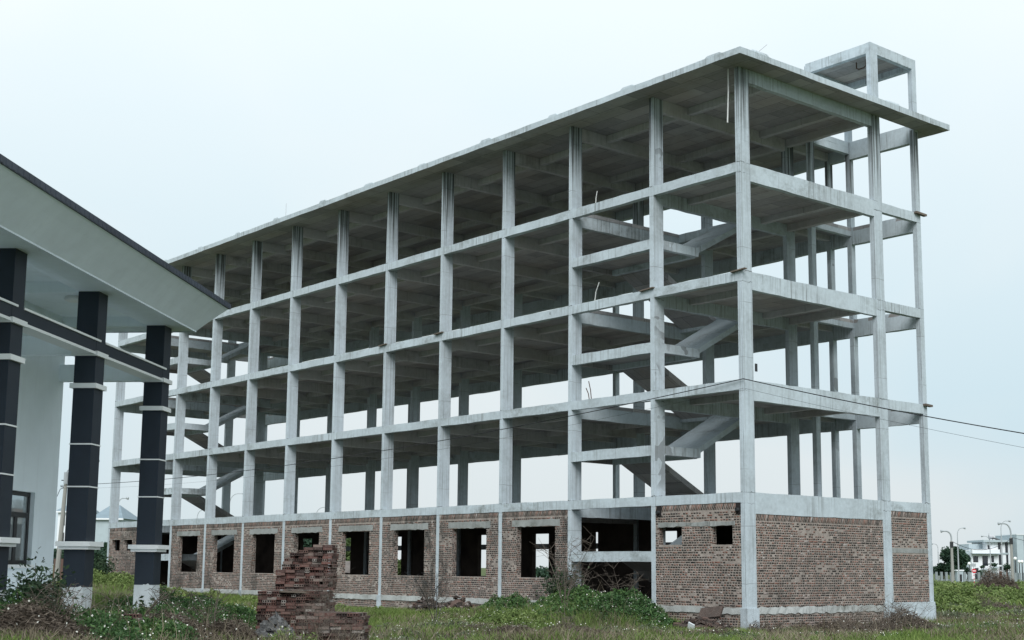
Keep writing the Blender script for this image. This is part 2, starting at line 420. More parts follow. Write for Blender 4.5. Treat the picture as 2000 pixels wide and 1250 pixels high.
DULLW = mat_foliage('dull_weed_leaves', [(0.0, (0.055, 0.075, 0.045)), (0.5, (0.105, 0.130, 0.075)), (1.0, (0.19, 0.20, 0.13))], trans=0.15)
DARKW = mat_foliage('dark_shrub_leaves', [(0.0, (0.018, 0.034, 0.020)), (0.6, (0.030, 0.060, 0.028)), (1.0, (0.055, 0.085, 0.036))], trans=0.15)
DEADW = mat_foliage('dead_weed', [(0.0, (0.050, 0.040, 0.033)), (0.6, (0.105, 0.083, 0.066)), (1.0, (0.20, 0.165, 0.13))])
TREEL = mat_foliage('tree_leaves', [(0.0, (0.018, 0.040, 0.030)), (0.5, (0.030, 0.066, 0.040)), (1.0, (0.060, 0.105, 0.055))], trans=0.15)
TREEY = mat_foliage('light_tree_leaves', [(0.0, (0.035, 0.06, 0.022)), (0.5, (0.07, 0.11, 0.035)), (1.0, (0.13, 0.16, 0.06))], trans=0.15)
FLOWER = mat_paint('white_petals', (0.72, 0.72, 0.66), 0.05, 0.8)

def mat_ground():
    m, nt, b = new_mat('field_ground')
    co = objco(nt)
    a = noise(nt, co, 0.22, 6, 0.6, 0.3)
    c = ramp(nt, a, [(0.30, (0.10, 0.095, 0.065)), (0.45, (0.095, 0.120, 0.060)), (0.6, (0.120, 0.155, 0.068)), (0.75, (0.16, 0.17, 0.095))])
    c = mixc(nt, mrange(nt, noise(nt, co, 9, 5, 0.7), 0.4, 0.7, 0, 0.6), c, (0.045, 0.055, 0.024))
    c = mixc(nt, mrange(nt, noise(nt, mapping(nt, co, (0.5, 0.5, 0.5), (7, 7, 7)), 1.0, 5, 0.65), 0.58, 0.7, 0, 0.6), c, (0.13, 0.11, 0.085))
    nt.links.new(c, b.inputs['Base Color']); b.inputs['Roughness'].default_value = 1.0; b.inputs['Specular IOR Level'].default_value = 0.05
    bump(nt, b, noise(nt, co, 6, 6, 0.7), 0.8, 0.15)
    return m
GROUND = mat_ground()
def mat_rubble():
    m, nt, b = new_mat('grey_rubble')
    co = objco(nt)
    c = mixc(nt, mrange(nt, noise(nt, co, 14, 6, 0.7), 0.35, 0.68), (0.07, 0.072, 0.075), (0.22, 0.222, 0.225))
    nt.links.new(c, b.inputs['Base Color']); b.inputs['Roughness'].default_value = 1.0
    bump(nt, b, noise(nt, co, 25, 6, 0.7), 0.9, 0.06)
    return m
RUBBLE = mat_rubble()

# ------------------------------------------------------------------ ground
_LA = at(352, 1170, 30)[:2]; _LB = np.array([-36.5, -0.5])      # foot of the raised fill on the left
_LD = (_LB-_LA)/np.linalg.norm(_LB-_LA); _LN = np.array([-_LD[1], _LD[0]])
if np.dot(_LN, np.array([-1.0, -1.0])) < 0: _LN = -_LN
_ph = rng.uniform(0, 6.28, 24); _fr = rng.uniform(0.25, 1.6, 24); _th = rng.uniform(0, 6.28, 24)
def hgt(x, y):
    x = np.asarray(x, float); y = np.asarray(y, float)
    h = np.full(np.broadcast(x, y).shape, 0.27)
    dx, dy = x-CAM[0], y-CAM[1]
    R = np.hypot(dx, dy)
    h = h + 0.32*sstep(60, 190, R)
    s = (x-_LA[0])*_LN[0] + (y-_LA[1])*_LN[1]
    h = h + 0.62*sstep(-2.5, 2.5, s)*(1-sstep(110, 200, R))
    for cx, cy, a, sx, sy in MOUNDS:
        h = h + a*np.exp(-((x-cx)/sx)**2-((y-cy)/sy)**2)
    for i in range(24):
        h = h + 0.020/_fr[i]**0.7*np.sin(_fr[i]*(x*math.cos(_th[i])+y*math.sin(_th[i]))+_ph[i])
    return h
_m1 = at(60, 1200, 22.0); _m2 = at(250, 1210, 24.5); _m3 = at(430, 1215, 27.5)
MOUNDS = [(-5.7, -0.7, 0.72, 2.7, 1.9), (-3.2, -1.2, 0.35, 1.7, 1.1), (-9.6, -1.6, 0.25, 2.0, 1.2),
          (_m1[0], _m1[1], 0.22, 2.4, 2.4), (_m2[0], _m2[1], 0.02, 2.2, 2.2), (_m3[0], _m3[1], 0.22, 2.2, 2.2),
          (1.5, 1.0, -0.10, 3.0, 4.0)]
def build_ground():
    view = math.atan2(CF[1], CF[0])
    aa = np.concatenate([np.linspace(-0.45, 0.45, 260), np.linspace(0.45, 2*math.pi-0.45, 60)[1:-1]])
    rr = np.concatenate([[0.02, 2.0], np.geomspace(6, 100, 170), np.geomspace(104, 4200, 70)])
    A, Rr = np.meshgrid(aa+view, rr)
    X = CAM[0]+Rr*np.cos(A); Y = CAM[1]+Rr*np.sin(A)
    Z = hgt(X, Y)
    na, nr = len(aa), len(rr)
    V = np.stack([X, Y, Z], -1).reshape(-1, 3)
    i, j = np.meshgrid(np.arange(nr-1), np.arange(na), indexing='ij')
    j2 = (j+1) % na
    F = np.stack([i*na+j, (i+1)*na+j, (i+1)*na+j2, i*na+j2], -1).reshape(-1, 4)
    me = mesh_np('ground', V, F, smooth=True)
    o = link_mesh('ground', me, GROUND); tag(o, kind='structure')
    return o
build_ground()

# ------------------------------------------------------------------ the unfinished building
ZF = [0.958, 4.337, 7.704, 11.036, 14.440]         # ground floor, floors 2 - 5 (top of concrete)
ZS, ZR = 17.466, 17.667                             # roof soffit, roof top
CXL = [-0.18, -3.90, -7.86, -11.58, -15.36, -19.19, -22.99, -26.85, -30.60, -34.36, -38.09, -41.93, -45.71]
CW, CD = 0.18, 0.46
VM0, VM1, VB0, VB1 = 6.765, 7.225, 9.265, 9.495
B = empty('unfinished_building', (0, 0, 0))
tag(B, 'unfinished five storey grey concrete frame building with brick walls on its ground floor only', 'building')
def jbox(mb, x0, x1, y0, y1, z0, z1, axis, seg=0.42, j=0.010):
    """a long cast member whose arrises waver a little"""
    L = (x1-x0) if axis == 0 else (y1-y0)
    n = max(1, int(L/seg)); ring = []
    for i in range(n+1):
        t = i/n; e = [(random.uniform(-j, j), random.uniform(-j, j)) for _ in range(4)]
        if axis == 0:
            x = x0+(x1-x0)*t
            ring.append([(x, y0+e[0][0]*.5, z0+e[0][1]), (x, y1, z0+e[1][1]), (x, y1, z1+e[2][1]), (x, y0+e[3][0]*.5, z1+e[3][1])])
        else:
            y = y0+(y1-y0)*t
            ring.append([(x0, y, z0+e[0][1]), (x1+e[1][0]*.5, y, z0+e[1][1]), (x1+e[2][0]*.5, y, z1+e[2][1]), (x0, y, z1+e[3][1])])
    vs = [p for r in ring for p in r]; fs = []
    for i in range(n):
        a, b = i*4, i*4+4
        for k in range(4):
            k2 = (k+1) % 4
            fs.append((a+k, a+k2, b+k2, b+k) if axis == 1 else (a+k2, a+k, b+k, b+k2))
    fs.append((0, 1, 2, 3)); fs.append((n*4+3, n*4+2, n*4+1, n*4))
    mb.add(vs, fs)
def column(x0, y0, y1, z0, z1, mat, foot=False, w=CW):
    mb = MB()
    lv = [z0]+[z for z in ZF[1:]+[ZS] if z0 < z < z1-0.1]+[z1]
    # joints between pours: each lift is set a few millimetres off the one below
    for a, b_ in zip(lv[:-1], lv[1:]):
        e = random.uniform(-0.008, 0.008); g = random.uniform(-0.008, 0.008)
        mb.box(x0+e, x0+w+e, y0+g, y1+g, a, b_)
    if foot: mb.box(x0-0.045, x0+w+0.035, y0-0.04, y1+0.05, -0.6, 0.945)
    return mb.build('column', mat, B)
def lift(x0, y0, y1, levels, foot):
    """whole column: lower lifts and top lift (streaked)"""
    o = column(x0, y0, y1, 0.945 if foot else -0.4, ZF[4]-0.30, CONC_COL, foot)
    mb = MB(); e = random.uniform(-0.006, 0.006)
    mb.box(x0+e, x0+CW+e, y0+e, y1+e, ZF[4]-0.30, ZS)
    t = mb.build('column_top', CONC_TOP, o)
    return o
for i, x in enumerate(CXL):
    lift(x, 0.0, CD, None, True)
    lift(x, VM0, VM1, None, True)
SH_R = (-2.97, 0.0)                      # shaft in the right end bay (left edge of its inner columns)
for i in (0, 1, 4, 8, 11, 12):
    lift(CXL[i], VB0, VB1, None, True)
SHX2 = CXL[12]+CW+2.62                   # inner columns of the shaft at the far end
for x in (SH_R[0], SHX2):
    lift(x, VM1-0.23, VM1, None, True); lift(x, VB0, VB1, None, True)

def grid_slab(name, xs, ys, holes, z0, z1, mat, jit=0.0):
    mb = MB(); idx = {}
    nx, ny = len(xs)-1, len(ys)-1
    solid = [[not any(h[0]-1e-3 <= (xs[i]+xs[i+1])/2 <= h[1]+1e-3 and h[2]-1e-3 <= (ys[j]+ys[j+1])/2 <= h[3]+1e-3 for h in holes) for j in range(ny)] for i in range(nx)]
    def vid(i, j, t):
        k = (i, j, t)
        if k not in idx:
            z = z1 if t else z0
            edge = i in (0, nx) or j in (0, ny)
            idx[k] = len(mb.v); mb.v.append((xs[i], ys[j], z+(random.uniform(-jit, jit) if edge else 0)))
        return idx[k]
    S = lambda i, j: 0 <= i < nx and 0 <= j < ny and solid[i][j]
    for i in range(nx):
        for j in range(ny):
            if not solid[i][j]: continue
            q = lambda a, b, t: vid(i+a, j+b, t)
            mb.f.append((q(0, 0, 1), q(1, 0, 1), q(1, 1, 1), q(0, 1, 1))); mb.f.append((q(0, 0, 0), q(0, 1, 0), q(1, 1, 0), q(1, 0, 0)))
            if not S(i, j-1): mb.f.append((q(0, 0, 0), q(1, 0, 0), q(1, 0, 1), q(0, 0, 1)))
            if not S(i, j+1): mb.f.append((q(1, 1, 0), q(0, 1, 0), q(0, 1, 1), q(1, 1, 1)))
            if not S(i-1, j): mb.f.append((q(0, 1, 0), q(0, 0, 0), q(0, 0, 1), q(0, 1, 1)))
            if not S(i+1, j): mb.f.append((q(1, 0, 0), q(1, 1, 0), q(1, 1, 1), q(1, 0, 1)))
    mb.m = [0]*len(mb.f)
    return mb.build(name, mat, B)
ST = [(CXL[2]+CW+0.01, CXL[1]-0.01), (CXL[11]+CW+0.01, CXL[10]-0.01)]          # the two stair bays
SHB = [(SH_R[0]+CW, -0.17), (CXL[12]+CW, SHX2)]                                 # the two shafts
holes = [(a, b, -5, 5.38) for a, b in ST] + [(a, b, VM1-0.02, VB0+0.02) for a, b in SHB]
xs = sorted([-45.6, -0.09]+[q for p in ST for q in p]+[q for p in SHB for q in p if q > -45.5 and q < -0.2])
xs = sorted(set([-45.60, -0.10]+[round(q, 4) for p in ST+SHB for q in p if -45.5 < q < -0.2]))
ys = [0.05, 5.38, VM1-0.02, VB0+0.02, VB1-0.1]
holes2 = [(a, b if b < -0.2 else 0.0, c, d) for a, b, c, d in holes]
holes2 = [(a if a > -45.55 else -46, b, c, d) for a, b, c, d in holes2]
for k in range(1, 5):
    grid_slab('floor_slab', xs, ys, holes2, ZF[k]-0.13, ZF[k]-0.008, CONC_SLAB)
grid_slab('ground_slab', [-45.6, -0.2], [0.2, VB1-0.2], [], 0.5, 0.94, CONC_SLAB)
# roof slab with overhang
rx = sorted(set(list(np.linspace(-46.7, 0.783, 64))+[SHB[0][0], -0.02, SHB[1][0], SHB[1][1]]))
ry = sorted(set(list(np.linspace(-0.845, 10.283, 16))+[VM1-0.02, VB0+0.02]))
rholes = [(SHB[0][0], -0.02, VM1-0.02, VB0+0.02), (SHB[1][0], SHB[1][1], VM1-0.02, VB0+0.02)]
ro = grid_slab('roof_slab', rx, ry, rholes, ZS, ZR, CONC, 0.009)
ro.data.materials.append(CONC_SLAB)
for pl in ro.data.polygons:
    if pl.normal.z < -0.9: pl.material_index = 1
mb = MB()
def hump(mb, cx, cy, lx, ly, h):
    zb = ZR-0.01
    a = [(cx-lx/2, cy-ly/2, zb), (cx+lx/2, cy-ly/2, zb), (cx+lx/2, cy+ly/2, zb), (cx-lx/2, cy+ly/2, zb)]
    k = 0.62
    t = [(cx-lx/2*k, cy-ly/2*0.9, zb+h), (cx+lx/2*k, cy-ly/2*0.9, zb+h*0.9), (cx+lx/2*k, cy+ly/2*0.9, zb+h), (cx-lx/2*k, cy+ly/2*0.9, zb+h)]
    mb.add(a+t, BOXF)
for x in CXL: hump(mb, x-0.1+random.uniform(-.15, .15), -0.72, random.uniform(.5, .8), 0.24, random.uniform(.06, .11))
for y in (0.15, 7.0): 
    hump(mb, 0.66, y, 0.24, 0.75, 0.10)
tag(mb.build('roof_upstand', CONC, B), kind='stuff')

def edge_beam(x0, x1, z, h, y0, y1, mat, name='edge_beam'):
    mb = MB(); jbox(mb, x0-0.01, x1+0.01, y0, y1, z-h, z, 0); return mb.build(name, mat, B)
def cross_beam(x0, x1, y0, y1, z, h, mat, name='cross_beam'):
    mb = MB(); jbox(mb, x0, x1, y0-0.01, y1+0.01, z-h, z, 1); return mb.build(name, mat, B)
for k in range(1, 5):
    mt = CONC_LOW if k <= 2 else CONC
    for i in range(12):
        a, b = CXL[i+1]+CW, CXL[i]
        edge_beam(a, b, ZF[k], 0.30, -0.006, 0.215, mt)
        edge_beam(a, b, ZF[k]-0.006, 0.36, VM0+0.02, VM0+0.22, CONC_IN, 'inner_beam')
        if i == 11:
            edge_beam(a, SHX2+0.02, ZF[k]-0.004, 0.63, VB0+0.02, VB1-0.004, CONC, 'rear_beam'); edge_beam(SHX2+CW-.02, b, ZF[k]-0.004, 0.63, VB0+0.02, VB1-0.004, CONC, 'rear_beam')
        elif i == 0:
            edge_beam(a, SH_R[0]+.02, ZF[k]-0.004, 0.63, VB0+0.02, VB1-0.004, CONC, 'rear_beam'); edge_beam(SH_R[0]+CW-.02, b, ZF[k]-0.004, 0.63, VB0+0.02, VB1-0.004, CONC, 'rear_beam')
        else:
            edge_beam(a-CW/2, b+CW/2, ZF[k]-0.004, 0.63, VB0+0.02, VB1-0.004, CONC, 'rear_beam')
        for yy in (1.75, 5.45):
            if i in (1, 10) and yy < 5: continue
            edge_beam(a, b, ZF[k]-0.010, 0.32, yy-0.1, yy+0.1, CONC_IN if not (i in (1, 10)) else CONC, 'secondary_beam')
    for i, x in enumerate(CXL):
        d = (0.63, 0.61, 0.56, 0.55)[k-1] if i == 0 else 0.55
        xa, xb = (x+0.004, x+CW-0.004) if i else (x+0.004, x+CW+0.004)
        cross_beam(xa, xb, CD, VM0, ZF[k]-(0.0 if i == 0 else 0.005), d, CONC if i in (0, 1, 2, 10, 11, 12) else CONC_IN)
        cross_beam(xa, xb, VM1, VB0, ZF[k]-0.003, 0.32, CONC if i == 0 else CONC_IN)
    for x in (SH_R[0], SHX2):
        cross_beam(x+.004, x+CW-.004, VM1, VB0, ZF[k]-0.003, 0.32, CONC)
# roof level: no edge beam along the front, only cross beams and inner rows
for i in range(12):
    a, b = CXL[i+1]+CW, CXL[i]
    edge_beam(a, b, ZS+0.02, 0.30, VM0+0.02, VM0+0.22, CONC_IN, 'inner_beam')
    if i == 0: edge_beam(SH_R[0]+CW-.02, b, ZR-0.03, 0.62, VB0+0.02, VB1-0.004, CONC, 'rear_beam'); edge_beam(a, SH_R[0]+.02, ZS+0.02, 0.44, VB0+0.02, VB1-0.004, CONC, 'rear_beam')
    else: edge_beam(a-CW/2, b+CW/2, ZS+0.02, 0.44, VB0+0.02, VB1-0.004, CONC, 'rear_beam')
    for yy in (1.75, 5.45): edge_beam(a, b, ZS+0.02, 0.26, yy-0.1, yy+0.1, CONC_IN, 'secondary_beam')
for i, x in enumerate(CXL):
    xa, xb = (x+0.004, x+CW-0.004)
    cross_beam(xa, xb, CD, VM0, ZS+0.02, 0.44, CONC_IN if i else CONC)
    if i not in (0, 12): cross_beam(xa, xb, VM1, VB0, ZS+0.02, 0.30, CONC_IN)
for x in (SH_R[0], SHX2): cross_beam(x+.004, x+CW-.004, VM1, VB0, ZR-0.03, 0.42, CONC)
# stair head frame above the roof at the right end
TZ = 20.07
for (x, y0, y1) in ((CXL[0], VM1-0.40, VM1), (CXL[0], VB0, VB1), (SH_R[0], VM1-0.23, VM1), (SH_R[0], VB0, VB1)):
    MB().box(x, x+CW, y0, y1, ZS-0.05, TZ).build('tower_column', CONC_COL, B)
ty = VM1-0.40
MB().box(SH_R[0]+CW-.01, CXL[0]+.01, ty+0.004, ty+0.20, TZ-0.37, TZ-0.01).build('tower_beam', CONC, B)
MB().box(SH_R[0]+CW-.01, CXL[0]+.01, VB0+0.02, VB1-0.004, TZ-0.37, TZ-0.01).build('tower_beam', CONC, B)
MB().box(CXL[0]+.004, CXL[0]+CW+.003, VM1-.01, VB0+.01, TZ-0.37, TZ-0.006).build('tower_beam', CONC, B)
MB().box(SH_R[0]+.004, SH_R[0]+CW-.004, VM1-.01, VB0+.01, TZ-0.37, TZ-0.006).build('tower_beam', CONC, B)
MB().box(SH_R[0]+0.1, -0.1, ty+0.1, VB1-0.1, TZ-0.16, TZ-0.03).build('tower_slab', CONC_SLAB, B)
mb = MB(); hx, hy = -1.05, 7.75
mb.tube([(hx-.2, hy, TZ-.15), (hx-.2, hy, TZ-.38), (hx-.1, hy, TZ-.44), (hx+.1, hy, TZ-.44), (hx+.2, hy, TZ-.38), (hx+.2, hy, TZ-.15)], 0.022, 5)
mb.build('lifting_hook', RUST, B)

# stairs
def stair(x0, x1, zl, zt, mat, ground=False):
    """half landing across the front, lower flight on the left half, upper flight on the right half"""
    xm = (x0+x1)/2
    zm = zl + {0: 1.66, 1: 1.63, 2: 1.58, 3: 1.66}[ZF.index(zl)]
    mb = MB(); jbox(mb, x0-0.012, x1+0.012, -0.002, 0.22, zm-0.33, zm, 0); mb.build('landing_beam', CONC_LOW, B)
    mb = MB(); jbox(mb, x1+0.012, x1+CW+0.006, CD-0.01, 2.12, zm-0.30, zm-0.003, 1); mb.build('landing_beam', CONC, B)
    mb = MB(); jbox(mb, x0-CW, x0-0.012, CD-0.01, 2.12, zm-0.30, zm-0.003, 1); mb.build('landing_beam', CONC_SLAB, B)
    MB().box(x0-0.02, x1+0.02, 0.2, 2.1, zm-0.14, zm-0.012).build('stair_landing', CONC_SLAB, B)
    mb = MB(); mb.box(x0-0.02, x1+0.02, 1.92, 2.12, zm-0.32, zm-0.02); mb.build('landing_beam', CONC, B)
    def flight(xa, xb, y0, z0, y1, z1, mat):
        mb = MB(); n = 10
        h = (z1-z0)/n; L = y1-y0; t = 0.17
        prof = [(y0, z0), (y1, z1), (y1, z1-t*1.2), (y0, z0-t*1.2)]       # bare sloping slab, steps not laid yet
        m = len(prof)
        vs = [(xa, a, b) for a, b in prof]+[(xb, a, b) for a, b in prof]
        fs = [tuple(range(m)), tuple(reversed(range(m, 2*m)))]
        fs += [(i, i+m, (i+1) % m+m, (i+1) % m) for i in range(m)]
        mb.add(vs, fs); return mb.build('stair_flight', mat, B)
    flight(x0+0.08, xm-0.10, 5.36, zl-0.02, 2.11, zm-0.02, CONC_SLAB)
    flight(xm+0.10, x1-0.02, 2.11, zm-0.02, 5.36, zt-0.02, mat)
for a, b in ST:
    for k in range(4): stair(a-0.01, b+0.01, ZF[k], ZF[k+1], CONC)

# ground beams and plinths
for i in range(12):
    a, b = CXL[i+1]+CW, CXL[i]
    mb = MB(); jbox(mb, a+0.02, b-0.02, -0.022, 0.24, 0.766, 0.952, 0, 0.18, 0.020); mb.build('ground_beam', CONC_ROUGH, B)
mb = MB(); jbox(mb, -0.20, 0.010, CD+0.04, VM0-0.06, 0.775, 0.972, 1, 0.15, 0.030); mb.build('ground_beam', CONC_ROUGH, B)
mb = MB(); mb.box(-0.22, 0.03, VM0-0.08, VB1+0.03, -0.5, 1.05); mb.build('concrete_plinth', CONC_LOW, B)

# --- brickwork: every brick is a block standing proud of its mortar bed
def brick_face(O3, U, Nn, L, H, openings, seed, slant_top=True, rowh=0.0745, broken=()):
    """returns vertices / quads of the bricks on one face; U along, Z up, Nn outward"""
    r = np.random.default_rng(seed)
    O3 = np.array(O3, float); U = np.array(U, float); Nn = np.array(Nn, float); Z = np.array([0, 0, 1.0])
    quads = []
    top = H - (0.20 if slant_top else 0.0)
    nrow = int(top/rowh)
    for k in range(nrow):
        v0 = k*rowh + (top-nrow*rowh)/2 + 0.006; v1 = v0 + 0.041
        u = -r.uniform(0, 0.11)
        run = r.random() < 0.88
        while u < L:
            if r.random() < (0.03 if run else 0.35): run = not run
            w = 0.078 if run else 0.19
            a, b = max(u, 0.004), min(u+w, L-0.004)
            u += w+0.030
            if b-a < 0.03: continue
            segs = [(a, b)]
            for (h0, h1, g0, g1) in openings:
                if v1 > g0+0.005 and v0 < g1-0.005:
                    ns = []
                    for s0, s1 in segs:
                        if s1 <= h0 or s0 >= h1: ns.append((s0, s1))
                        else:
                            if h0-s0 > 0.03: ns.append((s0, h0))
                            if s1-h1 > 0.03: ns.append((h1, s1))
                    segs = ns
            for s0, s1 in segs:
                if r.random() < 0.02 or (math.sin(s0*0.9+seed)*math.sin(v0*5.1+seed*1.7)+0.5*math.sin(s0*2.1+v0*7.3+seed*0.6) > 0.62 and r.random() < 0.40): continue
                quads.append((s0, s1, v0+r.uniform(-.003, .003), v1+r.uniform(-.003, .003), 0.0, 0.004+r.uniform(-.003, .006)))
    if slant_top:
        u = 0.0
        while u < L-0.09:
            quads.append((u+0.012, u+0.046+r.uniform(-.006, .006), top+0.012, H-0.012, 0.07+r.uniform(-.015, .015), 0.004+r.uniform(-.002, .006)))
            u += 0.071
    q = np.array(quads)
    n = len(q)
    P = np.zeros((n, 8, 3))
    for c, (iu, iv) in enumerate(((0, 2), (1, 2), (1, 3), (0, 3))):
        uu = q[:, iu] + (q[:, 4] if iv == 3 else 0)
        base = O3 + uu[:, None]*U + q[:, iv][:, None]*Z
        P[:, c] = base - Nn*0.02
        P[:, 4+c] = base + q[:, 5][:, None]*Nn
    F = np.array([(4, 5, 6, 7), (0, 1, 5, 4), (1, 2, 6, 5), (2, 3, 7, 6), (3, 0, 4, 7)])
    if np.dot(np.cross(U, Z), Nn) < 0: F = F[:, ::-1]
    Fa = (np.arange(n)*8)[:, None, None] + F[None]
    return P.reshape(-1, 3), Fa.reshape(-1, 4)
def join_np(parts):
    V = []; F = []; o = 0
    for v, f in parts: V.append(v); F.append(f+o); o += len(v)
    return np.vstack(V), np.vstack(F)
def wall_backing(mb, x0, x1, y0, y1, z0, z1, ops, axis=0):
    """mortar core with openings cut right through; ops in (u0,u1,z0,z1) absolute"""
    us = sorted(set([x0 if axis == 0 else y0, x1 if axis == 0 else y1]+[q for o in ops for q in o[:2]]))
    zz = sorted(set([z0, z1]+[q for o in ops for q in o[2:]]))
    nu, nz = len(us)-1, len(zz)-1
    sol = [[not any(o[0] < (us[i]+us[i+1])/2 < o[1] and o[2] < (zz[j]+zz[j+1])/2 < o[3] for o in ops) for j in range(nz)] for i in range(nu)]
    S = lambda i, j: 0 <= i < nu and 0 <= j < nz and sol[i][j]
    a, b = (y0, y1) if axis == 0 else (x0, x1)
    P = (lambda u, t, z: (u, t, z)) if axis == 0 else (lambda u, t, z: (t, u, z))
    for i in range(nu):
        for j in range(nz):
            if not sol[i][j]: continue
            u0, u1, c0, c1 = us[i], us[i+1], zz[j], zz[j+1]
            mb.add([P(u0, a, c0), P(u1, a, c0), P(u1, a, c1), P(u0, a, c1)], [(0, 1, 2, 3)])
            mb.add([P(u0, b, c0), P(u1, b, c0), P(u1, b, c1), P(u0, b, c1)], [(3, 2, 1, 0)])
            if not S(i-1, j): mb.add([P(u0, a, c0), P(u0, b, c0), P(u0, b, c1), P(u0, a, c1)], [(3, 2, 1, 0)])
            if not S(i+1, j): mb.add([P(u1, a, c0), P(u1, b, c0), P(u1, b, c1), P(u1, a, c1)], [(0, 1, 2, 3)])
            if not S(i, j-1): mb.add([P(u0, a, c0), P(u1, a, c0), P(u1, b, c0), P(u0, b, c0)], [(0, 1, 2, 3)])
            if not S(i, j+1): mb.add([P(u0, a, c1), P(u1, a, c1), P(u1, b, c1), P(u0, b, c1)], [(3, 2, 1, 0)])
seed = 100
ZT = ZF[1]-0.30
for i in range(12):
    if i in (1, 10): continue
    a, b = CXL[i+1]+CW+0.001, CXL[i]-0.001
    if i == 0: ops = [(-3.585, -2.59, 2.81, 3.36), (-1.35, -0.53, 2.80, 3.37)]; lz = [(-3.60, -0.42, 3.365, 3.50)]
    elif i == 11: ops = [(-45.17, -44.13, 2.82, 3.40), (-43.64, -42.57, 2.82, 3.39)]; lz = []
    else: ops = [(a+0.83, a+2.88, 1.735, 3.495)]; lz = [(a+0.58, a+3.12, 3.50, 3.73)]
    mb = MB(); wall_backing(mb, a, b, 0.014, 0.215, 0.956, ZT, ops)
    w = mb.build('brick_wall', MORTARF if i else MORTAR, B)
    opu = [(o[0]-a, o[1]-a, o[2]-0.956, o[3]-0.956) for o in ops+lz]
    parts = [brick_face((a, 0.014, 0.956), (1, 0, 0), (0, -1, 0), b-a, ZT-0.956, opu, seed)]
    for o in ops:       # bricks on the reveal that faces right
        parts.append(brick_face((o[0], 0.016, o[2]), (0, 1, 0), (1, 0, 0), 0.195, o[3]-o[2]-0.01, [], seed+50, False))
    V, F = join_np(parts); seed += 1
    tag(link_mesh('brickwork', mesh_np('brickwork', V, F), BRICKF if i else BRICK, w), kind='stuff')
    for l in lz: 
        mb = MB(); jbox(mb, l[0], l[1], 0.002, 0.20, l[2], l[3], 0, 0.16, 0.022); mb.build('lintel', CONC_DIRTY, w)
    if len(ops) == 1:   # a rough sill course
        pass
    # low brick plinth under the ground beam
    mb = MB(); wall_backing(mb, a+0.02, b-0.02, 0.02, 0.2, -0.3, 0.775, []); w2 = mb.build('plinth_wall', MORTAR, B)
    V, F = brick_face((a+0.02, 0.02, -0.1), (1, 0, 0), (0, -1, 0), b-a-0.04, 0.87, [], seed+200, False)
    tag(link_mesh('brickwork', mesh_np('brickwork', V, F), BRICK, w2), kind='stuff')
# right end walls
mb = MB(); wall_backing(mb, -0.215, -0.014, CD, VM0, 0.97, ZF[1]-0.63, [], 1); w = mb.build('brick_wall', MORTAR, B)
V, F = brick_face((-0.014, CD, 0.97), (0, 1, 0), (1, 0, 0), VM0-CD, ZF[1]-0.63-0.97, [], 301)
tag(link_mesh('brickwork', mesh_np('brickwork', V, F), BRICK, w), kind='stuff')
mb = MB(); wall_backing(mb, -0.215, -0.014, VM1, VB0, 1.045, ZF[1]-0.32, [(VM1+0.01, VB0-0.01, 2.66, 2.80)], 1); w = mb.build('brick_wall', MORTAR, B)
V, F = brick_face((-0.014, VM1, 1.045), (0, 1, 0), (1, 0, 0), VB0-VM1, ZF[1]-0.32-1.045, [(0, 3, 1.60, 1.76)], 302)
tag(link_mesh('brickwork', mesh_np('brickwork', V, F), BRICK, w), kind='stuff')
MB().box(-0.21, -0.004, VM1+0.002, VB0-0.002, 2.655, 2.805).build('lintel', CONC_DIRTY, w)
mb = MB(); wall_backing(mb, -0.20, -0.02, CD+0.04, VM0-0.09, -0.3, 0.78, [], 1); w = mb.build('plinth_wall', MORTAR, B)
V, F = brick_face((-0.02, CD+0.04, -0.1), (0, 1, 0), (1, 0, 0), VM0-CD-0.13, 0.87, [], 303, False)
tag(link_mesh('brickwork', mesh_np('brickwork', V, F), BRICK, w), kind='stuff')
# rear brick wall of the rooms, with window openings, and cross walls between rooms
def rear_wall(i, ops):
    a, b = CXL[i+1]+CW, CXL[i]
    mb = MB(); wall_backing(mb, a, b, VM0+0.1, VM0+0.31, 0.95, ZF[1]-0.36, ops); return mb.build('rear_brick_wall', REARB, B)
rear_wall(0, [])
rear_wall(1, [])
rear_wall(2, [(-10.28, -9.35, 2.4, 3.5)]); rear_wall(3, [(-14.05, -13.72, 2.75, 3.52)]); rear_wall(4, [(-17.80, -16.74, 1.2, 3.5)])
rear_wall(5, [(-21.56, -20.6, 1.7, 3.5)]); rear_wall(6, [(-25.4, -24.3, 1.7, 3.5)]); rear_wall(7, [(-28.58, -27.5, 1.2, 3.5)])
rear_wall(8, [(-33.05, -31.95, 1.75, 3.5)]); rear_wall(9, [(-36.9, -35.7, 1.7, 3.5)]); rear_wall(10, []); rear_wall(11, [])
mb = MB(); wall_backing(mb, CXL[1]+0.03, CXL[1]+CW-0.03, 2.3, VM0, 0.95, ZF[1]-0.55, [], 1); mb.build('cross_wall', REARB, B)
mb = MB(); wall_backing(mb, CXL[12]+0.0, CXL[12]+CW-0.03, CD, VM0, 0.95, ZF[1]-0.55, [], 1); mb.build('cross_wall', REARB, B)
MB().box(CXL[11], CXL[1], VB0+0.05, VB1-0.03, 2.90, 3.14).build('rear_band', CONC, B)
